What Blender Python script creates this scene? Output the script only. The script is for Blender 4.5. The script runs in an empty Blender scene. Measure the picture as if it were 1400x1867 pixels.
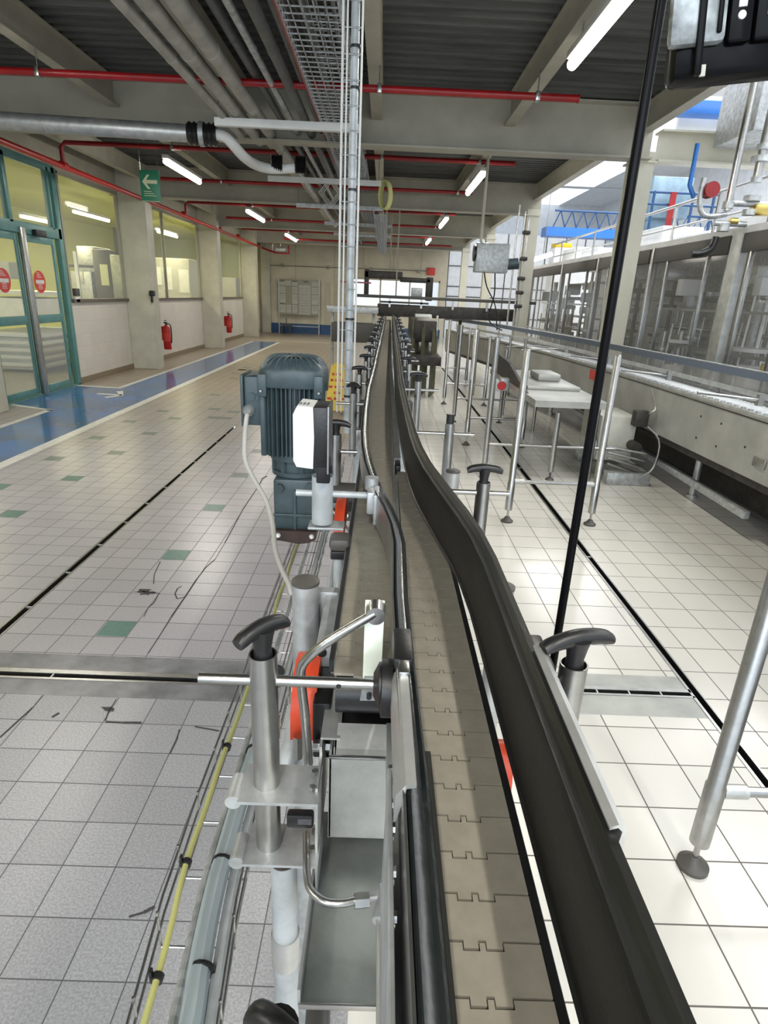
import bpy, bmesh, math, random
from mathutils import Vector, Matrix

random.seed(7)
PI = math.pi
scn = bpy.context.scene
COL = scn.collection

# ------------------------------------------------------------------ camera
cam_d = bpy.data.cameras.new('camera')
cam = bpy.data.objects.new('camera', cam_d)
COL.objects.link(cam)
cam.matrix_world = Matrix(((0.999120, -0.039965, -0.012703, 0.000000), (0.001729, 0.341916, -0.939729, 0.000000), (0.041899, 0.938880, 0.341684, 1.630000), (0.000000, 0.000000, 0.000000, 1.000000)))
cam_d.sensor_fit = 'HORIZONTAL'
cam_d.sensor_width = 36.0
cam_d.lens = 36.0 * 1087 / 1400
cam_d.clip_start = 0.02
cam_d.clip_end = 200
scn.camera = cam

# ------------------------------------------------------------------ light
scn.view_settings.view_transform = 'Standard'
scn.view_settings.look = 'None'
scn.view_settings.gamma = 1
scn.view_settings.use_curve_mapping = False
scn.view_settings.exposure = 0.45

w = bpy.data.worlds.new('daylight')
scn.world = w
w.use_nodes = True
wn = w.node_tree.nodes
wn['Background'].inputs['Color'].default_value = (0.80, 0.90, 1.0, 1)
wn['Background'].inputs['Strength'].default_value = 1.1

def area(name, loc, rot, sx, sy, power, col=(1, 1, 1)):
    d = bpy.data.lights.new(name, 'AREA')
    d.shape = 'RECTANGLE'
    d.size = sx
    d.size_y = sy
    d.energy = power
    d.color = col
    o = bpy.data.objects.new(name, d)
    o.location = loc
    o.rotation_euler = rot
    COL.objects.link(o)
    return o

# daylight through the rooflights of the high hall on the right
area('rooflight', (6.8, 3.0, 6.3), (0, 0, 0), 4.5, 10, 430, (1.0, 0.98, 0.95))
area('rooflight', (7.2, 15.0, 6.3), (0, 0, 0), 5, 12, 620, (1.0, 0.99, 0.97))
# added unseen area lamp behind the photographer, cool fill for floor and belt
area('rear_fill', (-1.5, -3.9, 2.6), (math.radians(68), 0, 0), 7, 1.8, 150, (0.82, 0.91, 1.0))

# ------------------------------------------------------------------ materials
def mat(name, col, rough=0.5, metal=0.0, var=0.0, scale=8.0, bump=0.0, bscale=None, spec=None,
        col2=None, trans=0.0, alpha=1.0, coat=0.0, stretch=None):
    m = bpy.data.materials.new(name)
    m.use_nodes = True
    nt = m.node_tree
    b = nt.nodes['Principled BSDF']
    b.inputs['Base Color'].default_value = (*col, 1)
    b.inputs['Roughness'].default_value = rough
    b.inputs['Metallic'].default_value = metal
    if spec is not None:
        b.inputs['Specular IOR Level'].default_value = spec
    if trans:
        b.inputs['Transmission Weight'].default_value = trans
    if coat:
        b.inputs['Coat Weight'].default_value = coat
    if alpha < 1:
        b.inputs['Alpha'].default_value = alpha
    if var or bump or col2:
        tc = nt.nodes.new('ShaderNodeTexCoord')
        src = tc.outputs['Object']
        if stretch:
            mp = nt.nodes.new('ShaderNodeMapping')
            mp.inputs['Scale'].default_value = stretch
            nt.links.new(src, mp.inputs[0])
            src = mp.outputs[0]
        n = nt.nodes.new('ShaderNodeTexNoise')
        n.inputs['Scale'].default_value = scale
        n.inputs['Detail'].default_value = 5
        n.inputs['Roughness'].default_value = 0.6
        nt.links.new(src, n.inputs['Vector'])
        if var or col2:
            r = nt.nodes.new('ShaderNodeValToRGB')
            c2 = col2 if col2 else tuple(c * (1 - var) for c in col)
            r.color_ramp.elements[0].position = 0.35
            r.color_ramp.elements[1].position = 0.65
            r.color_ramp.elements[0].color = (*c2, 1)
            r.color_ramp.elements[1].color = (*[min(1, c * (1 + var * 0.4)) for c in col], 1)
            nt.links.new(n.outputs['Fac'], r.inputs['Fac'])
            nt.links.new(r.outputs['Color'], b.inputs['Base Color'])
        if bump:
            bp = nt.nodes.new('ShaderNodeBump')
            bp.inputs['Strength'].default_value = bump
            bp.inputs['Distance'].default_value = 0.01
            if bscale:
                n2 = nt.nodes.new('ShaderNodeTexNoise')
                n2.inputs['Scale'].default_value = bscale
                nt.links.new(src, n2.inputs['Vector'])
                nt.links.new(n2.outputs['Fac'], bp.inputs['Height'])
            else:
                nt.links.new(n.outputs['Fac'], bp.inputs['Height'])
            nt.links.new(bp.outputs['Normal'], b.inputs['Normal'])
    return m

def emit(name, col, s):
    m = bpy.data.materials.new(name)
    m.use_nodes = True
    b = m.node_tree.nodes['Principled BSDF']
    b.inputs['Base Color'].default_value = (*col, 1)
    b.inputs['Emission Color'].default_value = (*col, 1)
    b.inputs['Emission Strength'].default_value = s
    return m

def tile_mat(name, tx, ty, ox, oy, col, grout, gw, tvar, speck=0.0, sscale=120, rough=0.3, dirt=0.15, dirtcol=(0.3, 0.28, 0.25), wob=0.0, axes='XY', bump=0.25, colb=None, yr=(5, 10)):
    """square tiles with grout lines, one random tone per tile, worn dirt and fine speckle"""
    m = bpy.data.materials.new(name)
    m.use_nodes = True
    nt = m.node_tree
    N, K = nt.nodes, nt.links
    b = N['Principled BSDF']
    tc = N.new('ShaderNodeTexCoord')
    sep = N.new('ShaderNodeSeparateXYZ')
    vec = tc.outputs['Object']
    if wob:
        nz = N.new('ShaderNodeTexNoise'); nz.inputs['Scale'].default_value = 3.0
        K.new(vec, nz.inputs['Vector'])
        vm = N.new('ShaderNodeVectorMath'); vm.operation = 'MULTIPLY_ADD'
        vm.inputs[1].default_value = (wob, wob, wob)
        K.new(nz.outputs['Color'], vm.inputs[0]); K.new(vec, vm.inputs[2])
        vec = vm.outputs[0]
    K.new(vec, sep.inputs[0])
    def M(op, a, c=None):
        x = N.new('ShaderNodeMath'); x.operation = op
        for i, v in enumerate((a, c)):
            if v is None: continue
            if isinstance(v, (int, float)): x.inputs[i].default_value = v
            else: K.new(v, x.inputs[i])
        return x.outputs[0]
    ids, ms = [], []
    for ax, t, o in ((axes[0], tx, ox), (axes[1], ty, oy)):
        u = M('DIVIDE', M('SUBTRACT', sep.outputs[ax], o), t)
        ids.append(M('FLOOR', u))
        f = M('FRACT', u)
        d = M('MINIMUM', f, M('SUBTRACT', 1.0, f))
        ms.append(M('LESS_THAN', d, gw / t / 2))
    g = M('MAXIMUM', ms[0], ms[1])
    cb = N.new('ShaderNodeCombineXYZ')
    K.new(ids[0], cb.inputs[0]); K.new(ids[1], cb.inputs[1])
    wnz = N.new('ShaderNodeTexWhiteNoise'); K.new(cb.outputs[0], wnz.inputs['Vector'])
    v = M('MULTIPLY_ADD', wnz.outputs['Value'], tvar)
    N_ = v.node; N_.inputs[2].default_value = 1 - tvar / 2
    n1 = N.new('ShaderNodeTexNoise'); n1.inputs['Scale'].default_value = 1.3; n1.inputs['Detail'].default_value = 6
    K.new(tc.outputs['Object'], n1.inputs['Vector'])
    mixd = N.new('ShaderNodeMixRGB'); mixd.inputs[1].default_value = (*col, 1); mixd.inputs[2].default_value = (*dirtcol, 1)
    rr = N.new('ShaderNodeValToRGB'); rr.color_ramp.elements[0].position = 0.42; rr.color_ramp.elements[1].position = 0.72
    rr.color_ramp.elements[1].color = (dirt * 2, dirt * 2, dirt * 2, 1)
    K.new(n1.outputs['Fac'], rr.inputs[0]); K.new(rr.outputs[0], mixd.inputs[0])
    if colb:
        # tile colour blends to tan towards the far end of the hall
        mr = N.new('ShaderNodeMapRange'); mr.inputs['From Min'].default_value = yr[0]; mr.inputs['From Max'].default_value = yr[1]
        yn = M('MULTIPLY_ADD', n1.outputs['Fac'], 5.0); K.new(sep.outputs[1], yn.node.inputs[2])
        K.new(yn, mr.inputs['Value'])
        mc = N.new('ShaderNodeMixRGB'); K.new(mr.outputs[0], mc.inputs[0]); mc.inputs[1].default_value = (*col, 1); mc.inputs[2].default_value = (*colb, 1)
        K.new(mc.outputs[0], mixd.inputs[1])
    last = mixd.outputs[0]
    if speck:
        n2 = N.new('ShaderNodeTexNoise'); n2.inputs['Scale'].default_value = sscale; n2.inputs['Detail'].default_value = 3
        K.new(tc.outputs['Object'], n2.inputs['Vector'])
        r2 = N.new('ShaderNodeValToRGB')
        r2.color_ramp.elements[0].position = 0.38; r2.color_ramp.elements[1].position = 0.62
        r2.color_ramp.elements[0].color = (1 - speck, 1 - speck, 1 - speck, 1)
        K.new(n2.outputs['Fac'], r2.inputs[0])
        mm = N.new('ShaderNodeMixRGB'); mm.blend_type = 'MULTIPLY'; mm.inputs[0].default_value = 1
        K.new(last, mm.inputs[1]); K.new(r2.outputs[0], mm.inputs[2]); last = mm.outputs[0]
    vm2 = N.new('ShaderNodeVectorMath'); vm2.operation = 'SCALE'
    K.new(last, vm2.inputs[0]); K.new(v, vm2.inputs['Scale'])
    mg = N.new('ShaderNodeMixRGB'); K.new(g, mg.inputs[0]); K.new(vm2.outputs[0], mg.inputs[1])
    mg.inputs[2].default_value = (*grout, 1)
    K.new(mg.outputs[0], b.inputs['Base Color'])
    K.new(M('MULTIPLY_ADD', g, 0.5), b.inputs['Roughness'])
    b.inputs['Roughness'].links[0].from_node.inputs[2].default_value = rough
    if bump:
        bp = N.new('ShaderNodeBump'); bp.inputs['Strength'].default_value = bump; bp.inputs['Distance'].default_value = 0.003; bp.invert = True
        K.new(g, bp.inputs['Height']); K.new(bp.outputs[0], b.inputs['Normal'])
    return m

M_ = {}
M_['steel'] = mat('stainless_steel', (0.44, 0.44, 0.43), 0.30, 1.0, 0.12, 30, 0.03, 200)
M_['steel_dull'] = mat('brushed_stainless', (0.56, 0.57, 0.56), 0.42, 0.7, 0.2, 12, 0.05, 90)
M_['galv'] = mat('galvanised_steel', (0.52, 0.54, 0.55), 0.5, 0.7, 0.3, 20, 0.05, 60)
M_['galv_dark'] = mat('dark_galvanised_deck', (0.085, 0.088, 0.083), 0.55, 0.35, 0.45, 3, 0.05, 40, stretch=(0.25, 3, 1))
M_['greywash'] = mat('pale_grey_pipe', (0.47, 0.50, 0.52), 0.45, 0.2, 0.25, 14)
M_['black'] = mat('black_plastic', (0.012, 0.012, 0.013), 0.38, 0, 0.3, 30, 0.04, 150)
M_['rubber'] = mat('black_guide_profile', (0.010, 0.010, 0.0095), 0.36, 0, 0.0, 6, 0.05, 80, col2=(0.02, 0.0205, 0.019), stretch=(6, 0.8, 6))
M_['gloss_black'] = mat('glossy_black_film', (0.004, 0.004, 0.005), 0.22, 0, 0.2, 6, 0.25, 9, spec=0.08)
M_['film'] = mat('crinkled_clear_film', (0.40, 0.44, 0.46), 0.16, 0.1, 0.9, 7, 0.8, 8)
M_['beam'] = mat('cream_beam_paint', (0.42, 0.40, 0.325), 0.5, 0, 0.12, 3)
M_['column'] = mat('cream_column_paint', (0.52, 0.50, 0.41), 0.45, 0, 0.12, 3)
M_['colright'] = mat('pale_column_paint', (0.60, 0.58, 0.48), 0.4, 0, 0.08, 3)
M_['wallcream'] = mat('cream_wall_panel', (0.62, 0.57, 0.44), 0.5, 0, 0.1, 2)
M_['white'] = mat('white_paint', (0.72, 0.73, 0.71), 0.45, 0, 0.06, 4)
M_['white_hi'] = mat('white_sheet', (0.85, 0.86, 0.88), 0.5, 0, 0.1, 4)
M_['red'] = mat('red_paint', (0.30, 0.008, 0.010), 0.35, 0, 0.25, 6)
M_['redbright'] = mat('bright_red_paint', (0.46, 0.012, 0.012), 0.3, 0, 0.15, 6)
M_['orange'] = mat('orange_plastic', (0.80, 0.085, 0.03), 0.4, 0, 0.12, 20)
M_['teal'] = mat('teal_door_paint', (0.10, 0.25, 0.24), 0.35, 0, 0.15, 5)
M_['motor'] = mat('slate_motor_enamel', (0.045, 0.070, 0.080), 0.42, 0.1, 0.25, 18, 0.04, 60)
M_['rust'] = mat('rusty_brown_paint', (0.045, 0.025, 0.020), 0.6, 0.1, 0.4, 25)
M_['blue'] = mat('bright_blue_paint', (0.02, 0.16, 0.55), 0.35, 0, 0.1, 5)
M_['bluedark'] = mat('dark_blue_skirting', (0.02, 0.075, 0.20), 0.4, 0, 0.15, 5)
M_['bluepath'] = mat('blue_floor_paint', (0.06, 0.19, 0.48), 0.12, 0, 0.0, 1.6, 0.03, 30, col2=(0.095, 0.15, 0.25))
M_['line'] = mat('white_floor_paint', (0.70, 0.70, 0.67), 0.35, 0, 0.12, 12)
M_['green'] = mat('green_floor_tile', (0.10, 0.20, 0.17), 0.35, 0, 0.12, 30)
M_['greendark'] = mat('dark_green_floor_tile', (0.16, 0.20, 0.185), 0.35, 0, 0.12, 30)
M_['crack'] = mat('broken_tile_gap', (0.06, 0.058, 0.06), 0.9, 0, 0.3, 60)
M_['concrete'] = mat('grey_resin_band', (0.13, 0.13, 0.135), 0.32, 0, 0.0, 6, 0.05, 40, col2=(0.25, 0.25, 0.26))
M_['concrete_r'] = mat('pale_resin_band', (0.42, 0.43, 0.40), 0.28, 0, 0.0, 5, 0.03, 40, col2=(0.30, 0.31, 0.29))
M_['drain'] = mat('drain_channel_steel', (0.03, 0.028, 0.028), 0.6, 0.5, 0.3, 20)
M_['chain'] = mat('beige_chain_plastic', (0.27, 0.25, 0.205), 0.42, 0, 0.12, 40)
M_['wood'] = mat('dark_sill', (0.12, 0.10, 0.08), 0.5)
M_['glass'] = mat('clear_glass', (0.9, 0.95, 0.93), 0.03, 0, alpha=0.14, spec=0.8)
M_['perspex'] = mat('guard_perspex', (0.5, 0.5, 0.49), 0.08, 0, alpha=0.17, spec=0.8)
M_['roomyellow'] = mat('yellow_room_wall', (0.60, 0.62, 0.16), 0.5)
M_['tube'] = emit('lit_fluorescent_tube', (1.0, 0.96, 0.86), 14)
M_['tube_room'] = emit('lit_room_tube', (1.0, 0.95, 0.55), 9)
M_['yellow'] = mat('yellow_plastic', (0.75, 0.52, 0.02), 0.4)
M_['cableyg'] = mat('yellow_cable_sheath', (0.62, 0.62, 0.05), 0.4)
M_['cabley'] = mat('olive_cable_sheath', (0.42, 0.42, 0.16), 0.45)
M_['cablegrey'] = mat('grey_cable_sheath', (0.42, 0.41, 0.38), 0.5)
M_['hose'] = mat('blue_grey_hose', (0.36, 0.42, 0.44), 0.4)
M_['header'] = mat('dark_grey_header', (0.075, 0.070, 0.064), 0.5, 0, 0.08, 3)
M_['slate'] = mat('slate_blue_rail', (0.10, 0.125, 0.17), 0.4)
M_['plate'] = mat('weathered_stainless_plate', (0.42, 0.425, 0.40), 0.45, 0.45, 0.22, 2.5, 0.04, 30)
M_['mint'] = mat('pale_mint_plate', (0.86, 0.92, 0.80), 0.4, 0, 0.03, 20)
M_['belt_white'] = mat('pale_conveyor_belt', (0.80, 0.82, 0.84), 0.25, 0.1, 0.12, 20)
M_['signgreen'] = mat('sign_green', (0.03, 0.22, 0.12), 0.4)
M_['signcream'] = mat('sign_cream', (0.72, 0.72, 0.45), 0.4)
M_['paper'] = mat('notice_paper', (0.50, 0.50, 0.45), 0.6, 0, 0.1, 10)
M_['board'] = mat('notice_board_grey', (0.33, 0.32, 0.26), 0.6)
M_['dark'] = mat('dark_machine_steel', (0.055, 0.05, 0.045), 0.5, 0.4, 0.4, 10)
M_['inkgrey'] = mat('grey_ink', (0.15, 0.15, 0.15), 0.6)
M_['brass'] = mat('brass_fitting', (0.50, 0.38, 0.12), 0.35, 0.9)
M_['redlabel'] = mat('red_label', (0.60, 0.05, 0.04), 0.5)

# ------------------------------------------------------------------ helpers
SPLIT = {'bolt', 'bolt_hole', 'bracket_bolt', 'foot_bolt', 'cowl_screw', 'cowl_lug', 'upright_wire', 'cross_wire', 'long_wire', 'hanging_wire',
         'black_tie', 'floor_block', 'tray_clamp', 'post', 'header_strip', 'black_bellows', 'hanging_cable', 'cross_bar', 'pipe', 'valve', 'bar_bracket',
         'thin_pole', 'bar', 'inner_bar', 'riser_pipe', 'hanger', 'grey_buttons', 'rail', 'door_panel', 'door_latch', 'seam', 'brass_valve', 'rod',
         'upright', 'transom_pane', 'blank_plug', 'guide_bar', 'printed_marks', 'flange_set', 'tube_socket'}
def link(name, bm, m, parent=None, smooth=True, angle=35):
    if parent is not None and name in SPLIT:
        seen = {}; groups = []
        bm.verts.index_update()
        for v in bm.verts:
            if v.index in seen: continue
            st = [v]; seen[v.index] = 1; cur = []
            while st:
                q = st.pop(); cur.append(q.index)
                for ed in q.link_edges:
                    w2 = ed.other_vert(q)
                    if w2.index not in seen: seen[w2.index] = 1; st.append(w2)
            groups.append(set(cur))
        if 1 < len(groups) <= 100:
            o = None
            for gset in groups:
                nb = bm.copy(); nb.verts.ensure_lookup_table()
                bmesh.ops.delete(nb, geom=[v for v in nb.verts if v.index not in gset], context='VERTS')
                o = link_one(name, nb, m, parent, smooth, angle)
            bm.free()
            return o
    return link_one(name, bm, m, parent, smooth, angle)

def link_one(name, bm, m, parent=None, smooth=True, angle=35):
    """write the bmesh (world coordinates) to one object; children are stored relative to their root"""
    me = bpy.data.meshes.new(name)
    off = Vector((0, 0, 0))
    p = parent
    while p is not None:
        off += p.location
        p = p.parent
    if parent is None:
        pts = [v.co for v in bm.verts]
        off = Vector((0, 0, 0))
    bmesh.ops.recalc_face_normals(bm, faces=bm.faces[:])
    bmesh.ops.translate(bm, verts=bm.verts[:], vec=-off)
    bm.to_mesh(me)
    bm.free()
    ms = m if isinstance(m, (list, tuple)) else [m]
    for x in ms:
        me.materials.append(M_[x] if isinstance(x, str) else x)
    if smooth:
        for p_ in me.polygons: p_.use_smooth = True
        try: me.set_sharp_from_angle(angle=math.radians(angle))
        except Exception: pass
    o = bpy.data.objects.new(name, me)
    COL.objects.link(o)
    if parent is not None: o.parent = parent
    return o

def tag(o, label, cat, group=None):
    o['label'] = label
    o['category'] = cat
    if group: o['group'] = group
    return o

def thing(name, loc, label, cat, group=None):
    o = bpy.data.objects.new(name, None)
    o.empty_display_size = 0.05
    o.location = loc
    COL.objects.link(o)
    return tag(o, label, cat, group)

def struct(name, bm, m, smooth=False):
    o = link(name, bm, m, None, smooth)
    o['kind'] = 'structure'
    return o

def dup(root, loc, label, group=None):
    r = root.copy(); COL.objects.link(r); r.location = loc
    r['label'] = label
    if group: r['group'] = group
    for ch in list(root.children):
        c = ch.copy(); COL.objects.link(c); c.parent = r
        for g in list(ch.children):
            d = g.copy(); COL.objects.link(d); d.parent = c
    return r

class B:
    def __init__(s): s.bm = bmesh.new(); s.mi = 0
    def _done(s, fs):
        for f in fs: f.material_index = s.mi
    def box(s, a, b, bev=0.0, rot=None, piv=None):
        x0, y0, z0 = [min(a[i], b[i]) for i in range(3)]
        x1, y1, z1 = [max(a[i], b[i]) for i in range(3)]
        before = len(s.bm.faces)
        vs = [s.bm.verts.new(p) for p in ((x0,y0,z0),(x1,y0,z0),(x1,y1,z0),(x0,y1,z0),(x0,y0,z1),(x1,y0,z1),(x1,y1,z1),(x0,y1,z1))]
        fs = [s.bm.faces.new([vs[i] for i in q]) for q in ((3,2,1,0),(4,5,6,7),(0,1,5,4),(1,2,6,5),(2,3,7,6),(3,0,4,7))]
        s._done(fs)
        if bev > 0:
            es = list({e for f in fs for e in f.edges})
            r = bmesh.ops.bevel(s.bm, geom=es, offset=bev, segments=2, profile=0.5, affect='EDGES', clamp_overlap=True)
            s._done(r['faces'])
            vs = list({v for f in r['faces'] for v in f.verts} | {v for v in vs if v.is_valid})
        if rot is not None:
            pv = Vector(piv if piv else ((x0+x1)/2, (y0+y1)/2, (z0+z1)/2))
            bmesh.ops.rotate(s.bm, verts=vs, cent=pv, matrix=rot)
        return s
    def quad(s, pts):
        f = s.bm.faces.new([s.bm.verts.new(p) for p in pts]); f.material_index = s.mi
        return s
    def cyl(s, p0, p1, r, r2=None, n=16, cap=True):
        p0, p1 = Vector(p0), Vector(p1)
        d = (p1 - p0); L = d.length
        if L < 1e-7: return s
        d.normalize()
        a = Vector((0, 0, 1)) if abs(d.z) < 0.9 else Vector((1, 0, 0))
        u = d.cross(a).normalized(); v = d.cross(u)
        r2 = r if r2 is None else r2
        A = [s.bm.verts.new(p0 + (u*math.cos(2*PI*i/n) + v*math.sin(2*PI*i/n))*r) for i in range(n)]
        C_ = [s.bm.verts.new(p1 + (u*math.cos(2*PI*i/n) + v*math.sin(2*PI*i/n))*r2) for i in range(n)]
        fs = [s.bm.faces.new((A[i], A[(i+1) % n], C_[(i+1) % n], C_[i])) for i in range(n)]
        if cap:
            fs.append(s.bm.faces.new(A[::-1])); fs.append(s.bm.faces.new(C_))
        s._done(fs)
        return s
    def pipe(s, p0, p1, r, wall=0.0015, n=24):
        """open tube standing up: outer skin, rim and a hollow mouth at p1"""
        p0, p1 = Vector(p0), Vector(p1)
        d = (p1 - p0).normalized()
        s.rings([(p0, d, r), (p1, d, r), (p1, d, r - wall), (p1 - d*0.03, d, r - wall)], n)
        return s
    def rings(s, R, n=16, capa=True, capb=True):
        prev = None; fs = []
        for k, (c, d, r) in enumerate(R):
            c = Vector(c); d = Vector(d).normalized()
            a = Vector((0, 0, 1)) if abs(d.z) < 0.9 else Vector((1, 0, 0))
            u = d.cross(a).normalized(); v = d.cross(u)
            rr = r if isinstance(r, tuple) else (r, r)
            ring = [s.bm.verts.new(c + u*math.cos(2*PI*i/n)*rr[0] + v*math.sin(2*PI*i/n)*rr[1]) for i in range(n)]
            if prev:
                fs += [s.bm.faces.new((prev[i], prev[(i+1) % n], ring[(i+1) % n], ring[i])) for i in range(n)]
            elif capa: fs.append(s.bm.faces.new(ring[::-1]))
            prev = ring
        if capb: fs.append(s.bm.faces.new(prev))
        s._done(fs)
        return s
    def tube(s, pts, r, n=10, sub=0, cap=True):
        P = [Vector(p) for p in pts]
        if sub and len(P) > 2:
            Q = []
            for i in range(len(P) - 1):
                p0 = P[max(i-1, 0)]; p1 = P[i]; p2 = P[i+1]; p3 = P[min(i+2, len(P)-1)]
                for k in range(sub):
                    t = k / sub
                    Q.append(0.5*((2*p1) + (p2-p0)*t + (2*p0-5*p1+4*p2-p3)*t*t + (3*p1-p0-3*p2+p3)*t**3))
            Q.append(P[-1]); P = Q
        prev = None; u = None; fs = []
        for i, p in enumerate(P):
            d = (P[min(i+1, len(P)-1)] - P[max(i-1, 0)]).normalized()
            if u is None:
                a = Vector((0, 0, 1)) if abs(d.z) < 0.9 else Vector((1, 0, 0))
                u = d.cross(a).normalized()
            else:
                u = (u - d*u.dot(d)).normalized()
            v = d.cross(u)
            ring = [s.bm.verts.new(p + (u*math.cos(2*PI*k/n) + v*math.sin(2*PI*k/n))*r) for k in range(n)]
            if prev: fs += [s.bm.faces.new((prev[k], prev[(k+1) % n], ring[(k+1) % n], ring[k])) for k in range(n)]
            elif cap: fs.append(s.bm.faces.new(ring[::-1]))
            prev = ring
        if cap: fs.append(s.bm.faces.new(prev))
        s._done(fs)
        return s
    def prism(s, poly, axis, a, b):
        """extrude a 2-D polygon along an axis ('X','Y','Z')"""
        def P(p, t):
            return {'X': (t, p[0], p[1]), 'Y': (p[0], t, p[1]), 'Z': (p[0], p[1], t)}[axis]
        A = [s.bm.verts.new(P(p, a)) for p in poly]; C_ = [s.bm.verts.new(P(p, b)) for p in poly]
        n = len(poly)
        fs = [s.bm.faces.new((A[i], A[(i+1) % n], C_[(i+1) % n], C_[i])) for i in range(n)]
        fs.append(s.bm.faces.new(A[::-1])); fs.append(s.bm.faces.new(C_))
        s._done(fs)
        return s
    def sweep(s, sec, path, closed=True):
        """section (dx, z) swept along a plan path (x, y)"""
        prev = None; n = len(sec); fs = []
        for i, (x, y) in enumerate(path):
            a = path[max(i-1, 0)]; b = path[min(i+1, len(path)-1)]
            t = Vector((b[0]-a[0], b[1]-a[1], 0)).normalized()
            nrm = Vector((t.y, -t.x, 0))
            ring = [s.bm.verts.new((x + nrm.x*dx, y + nrm.y*dx, z)) for dx, z in sec]
            if prev:
                m_ = n if closed else n - 1
                fs += [s.bm.faces.new((prev[k], prev[(k+1) % n], ring[(k+1) % n], ring[k])) for k in range(m_)]
            elif closed: fs.append(s.bm.faces.new(ring[::-1]))
            prev = ring
        if closed: fs.append(s.bm.faces.new(prev))
        s._done(fs)
        return s
    def ibeam(s, p0, p1, h, wd, tf=0.015, tw=0.01):
        """I-section along X or Y with its underside at the given z"""
        x0, y0, z = p0; x1, y1, _ = p1
        if abs(x1 - x0) > abs(y1 - y0):
            for z0, z1, hw in ((z, z+tf, wd/2), (z+h-tf, z+h, wd/2), (z+tf, z+h-tf, tw/2)):
                s.box((x0, y0-hw, z0), (x1, y0+hw, z1))
        else:
            for z0, z1, hw in ((z, z+tf, wd/2), (z+h-tf, z+h, wd/2), (z+tf, z+h-tf, tw/2)):
                s.box((x0-hw, y0, z0), (x0+hw, y1, z1))
        return s
    def icol(s, x, y, z0, z1, d, wd, t=0.014):
        s.box((x-wd/2, y-d/2, z0), (x+wd/2, y-d/2+t, z1))
        s.box((x-wd/2, y+d/2-t, z0), (x+wd/2, y+d/2, z1))
        s.box((x-t/2, y-d/2+t, z0), (x+t/2, y+d/2-t, z1))
        return s

WORDY = 0
ORD = ['nearest', 'second', 'third', 'fourth', 'fifth', 'sixth', 'seventh', 'eighth', 'ninth', 'tenth', 'eleventh', 'twelfth']
def nth(i, what, n=None):
    return '%s from the camera' % (ORD + ['thirteenth', 'fourteenth', 'fifteenth'])[i]

# ================================================================== SETTING
CEIL = 3.74
YF = 25.6           # far wall
XL = -5.1           # left wall
# --- floor: one mesh, tile zones as materials; the drain slots are real gaps
tile_near = tile_mat('granite_floor_tile', 0.157, 0.1555, -0.73, 0.994, (0.37, 0.37, 0.385), (0.10, 0.10, 0.105), 0.0035, 0.17, 0.26, 160, 0.38, 0.10, wob=0.004)
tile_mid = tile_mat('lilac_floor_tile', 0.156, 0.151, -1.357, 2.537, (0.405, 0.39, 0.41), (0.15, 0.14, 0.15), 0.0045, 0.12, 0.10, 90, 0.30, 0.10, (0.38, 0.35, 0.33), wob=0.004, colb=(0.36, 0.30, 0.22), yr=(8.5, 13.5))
tile_far = tile_mat('tan_floor_tile', 0.156, 0.151, -1.357, 2.537, (0.36, 0.31, 0.235), (0.16, 0.13, 0.10), 0.004, 0.16, 0.10, 90, 0.16, 0.25, (0.22, 0.17, 0.11), wob=0.004)
tile_right = tile_mat('cream_floor_tile', 0.2065, 0.2065, 0.982, 1.182, (0.60, 0.585, 0.54), (0.11, 0.10, 0.09), 0.0050, 0.06, 0.0, 90, 0.16, 0.10, (0.52, 0.49, 0.43))
b = B()
XM = -0.02
def rect(x0, y0, x1, y1, z=0.0):
    b.quad([(x0, y0, z), (x1, y0, z), (x1, y1, z), (x0, y1, z)])
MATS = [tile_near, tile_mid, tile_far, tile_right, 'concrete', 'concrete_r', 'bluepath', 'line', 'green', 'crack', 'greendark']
b.mi = 0; rect(-9.5, -6, XM, 2.08)
b.mi = 4; rect(-9.5, 2.08, XM, 2.195); rect(-9.5, 2.228, XM, 2.375)
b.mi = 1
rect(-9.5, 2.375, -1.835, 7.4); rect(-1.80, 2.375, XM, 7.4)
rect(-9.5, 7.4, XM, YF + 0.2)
b.mi = 3
rect(XM, -6, 1.455, 2.08); rect(1.49, -6, 12, YF + 12); rect(XM, 2.375, 1.455, YF + 12)
b.mi = 5; rect(XM, 2.08, 1.455, 2.225); rect(XM, 2.255, 1.455, 2.375)
# painted blue walkway with white edge lines (paint film on the tiles)
e = 0.0008
b.mi = 6
b.quad([(-9.4, -3.0, e), (-3.54, -3.0, e), (-3.50, 20.6, e), (-4.32, 20.6, e), (-4.32, 10.0, e), (-5.1, 10.0, e), (-5.1, 8.25, e), (-4.42, 7.9, e), (-4.42, -3.0, e)][1:])
b.mi = 7
b.quad([(-3.56, -3.0, 2*e), (-3.43, -3.0, 2*e), (-3.42, 20.6, 2*e), (-3.53, 20.6, 2*e)])
b.quad([(-4.38, 10.0, 2*e), (-4.29, 10.0, 2*e), (-4.29, 20.6, 2*e), (-4.38, 20.6, 2*e)])
b.quad([(-5.09, 10.0, 2*e), (-4.29, 9.92, 2*e), (-4.30, 10.02, 2*e), (-5.09, 10.1, 2*e)])
b.quad([(-4.48, -3.0, 2*e), (-4.39, -3.0, 2*e), (-4.37, 7.95, 2*e), (-4.46, 7.95, 2*e)])
b.quad([(-5.09, 8.17, 2*e), (-4.37, 7.88, 2*e), (-4.37, 7.96, 2*e), (-5.09, 8.25, 2*e)])
b.quad([(-4.6, 21.2, 2*e), (-1.2, 21.2, 2*e), (-1.2, 21.33, 2*e), (-4.6, 21.33, 2*e)])
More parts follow.
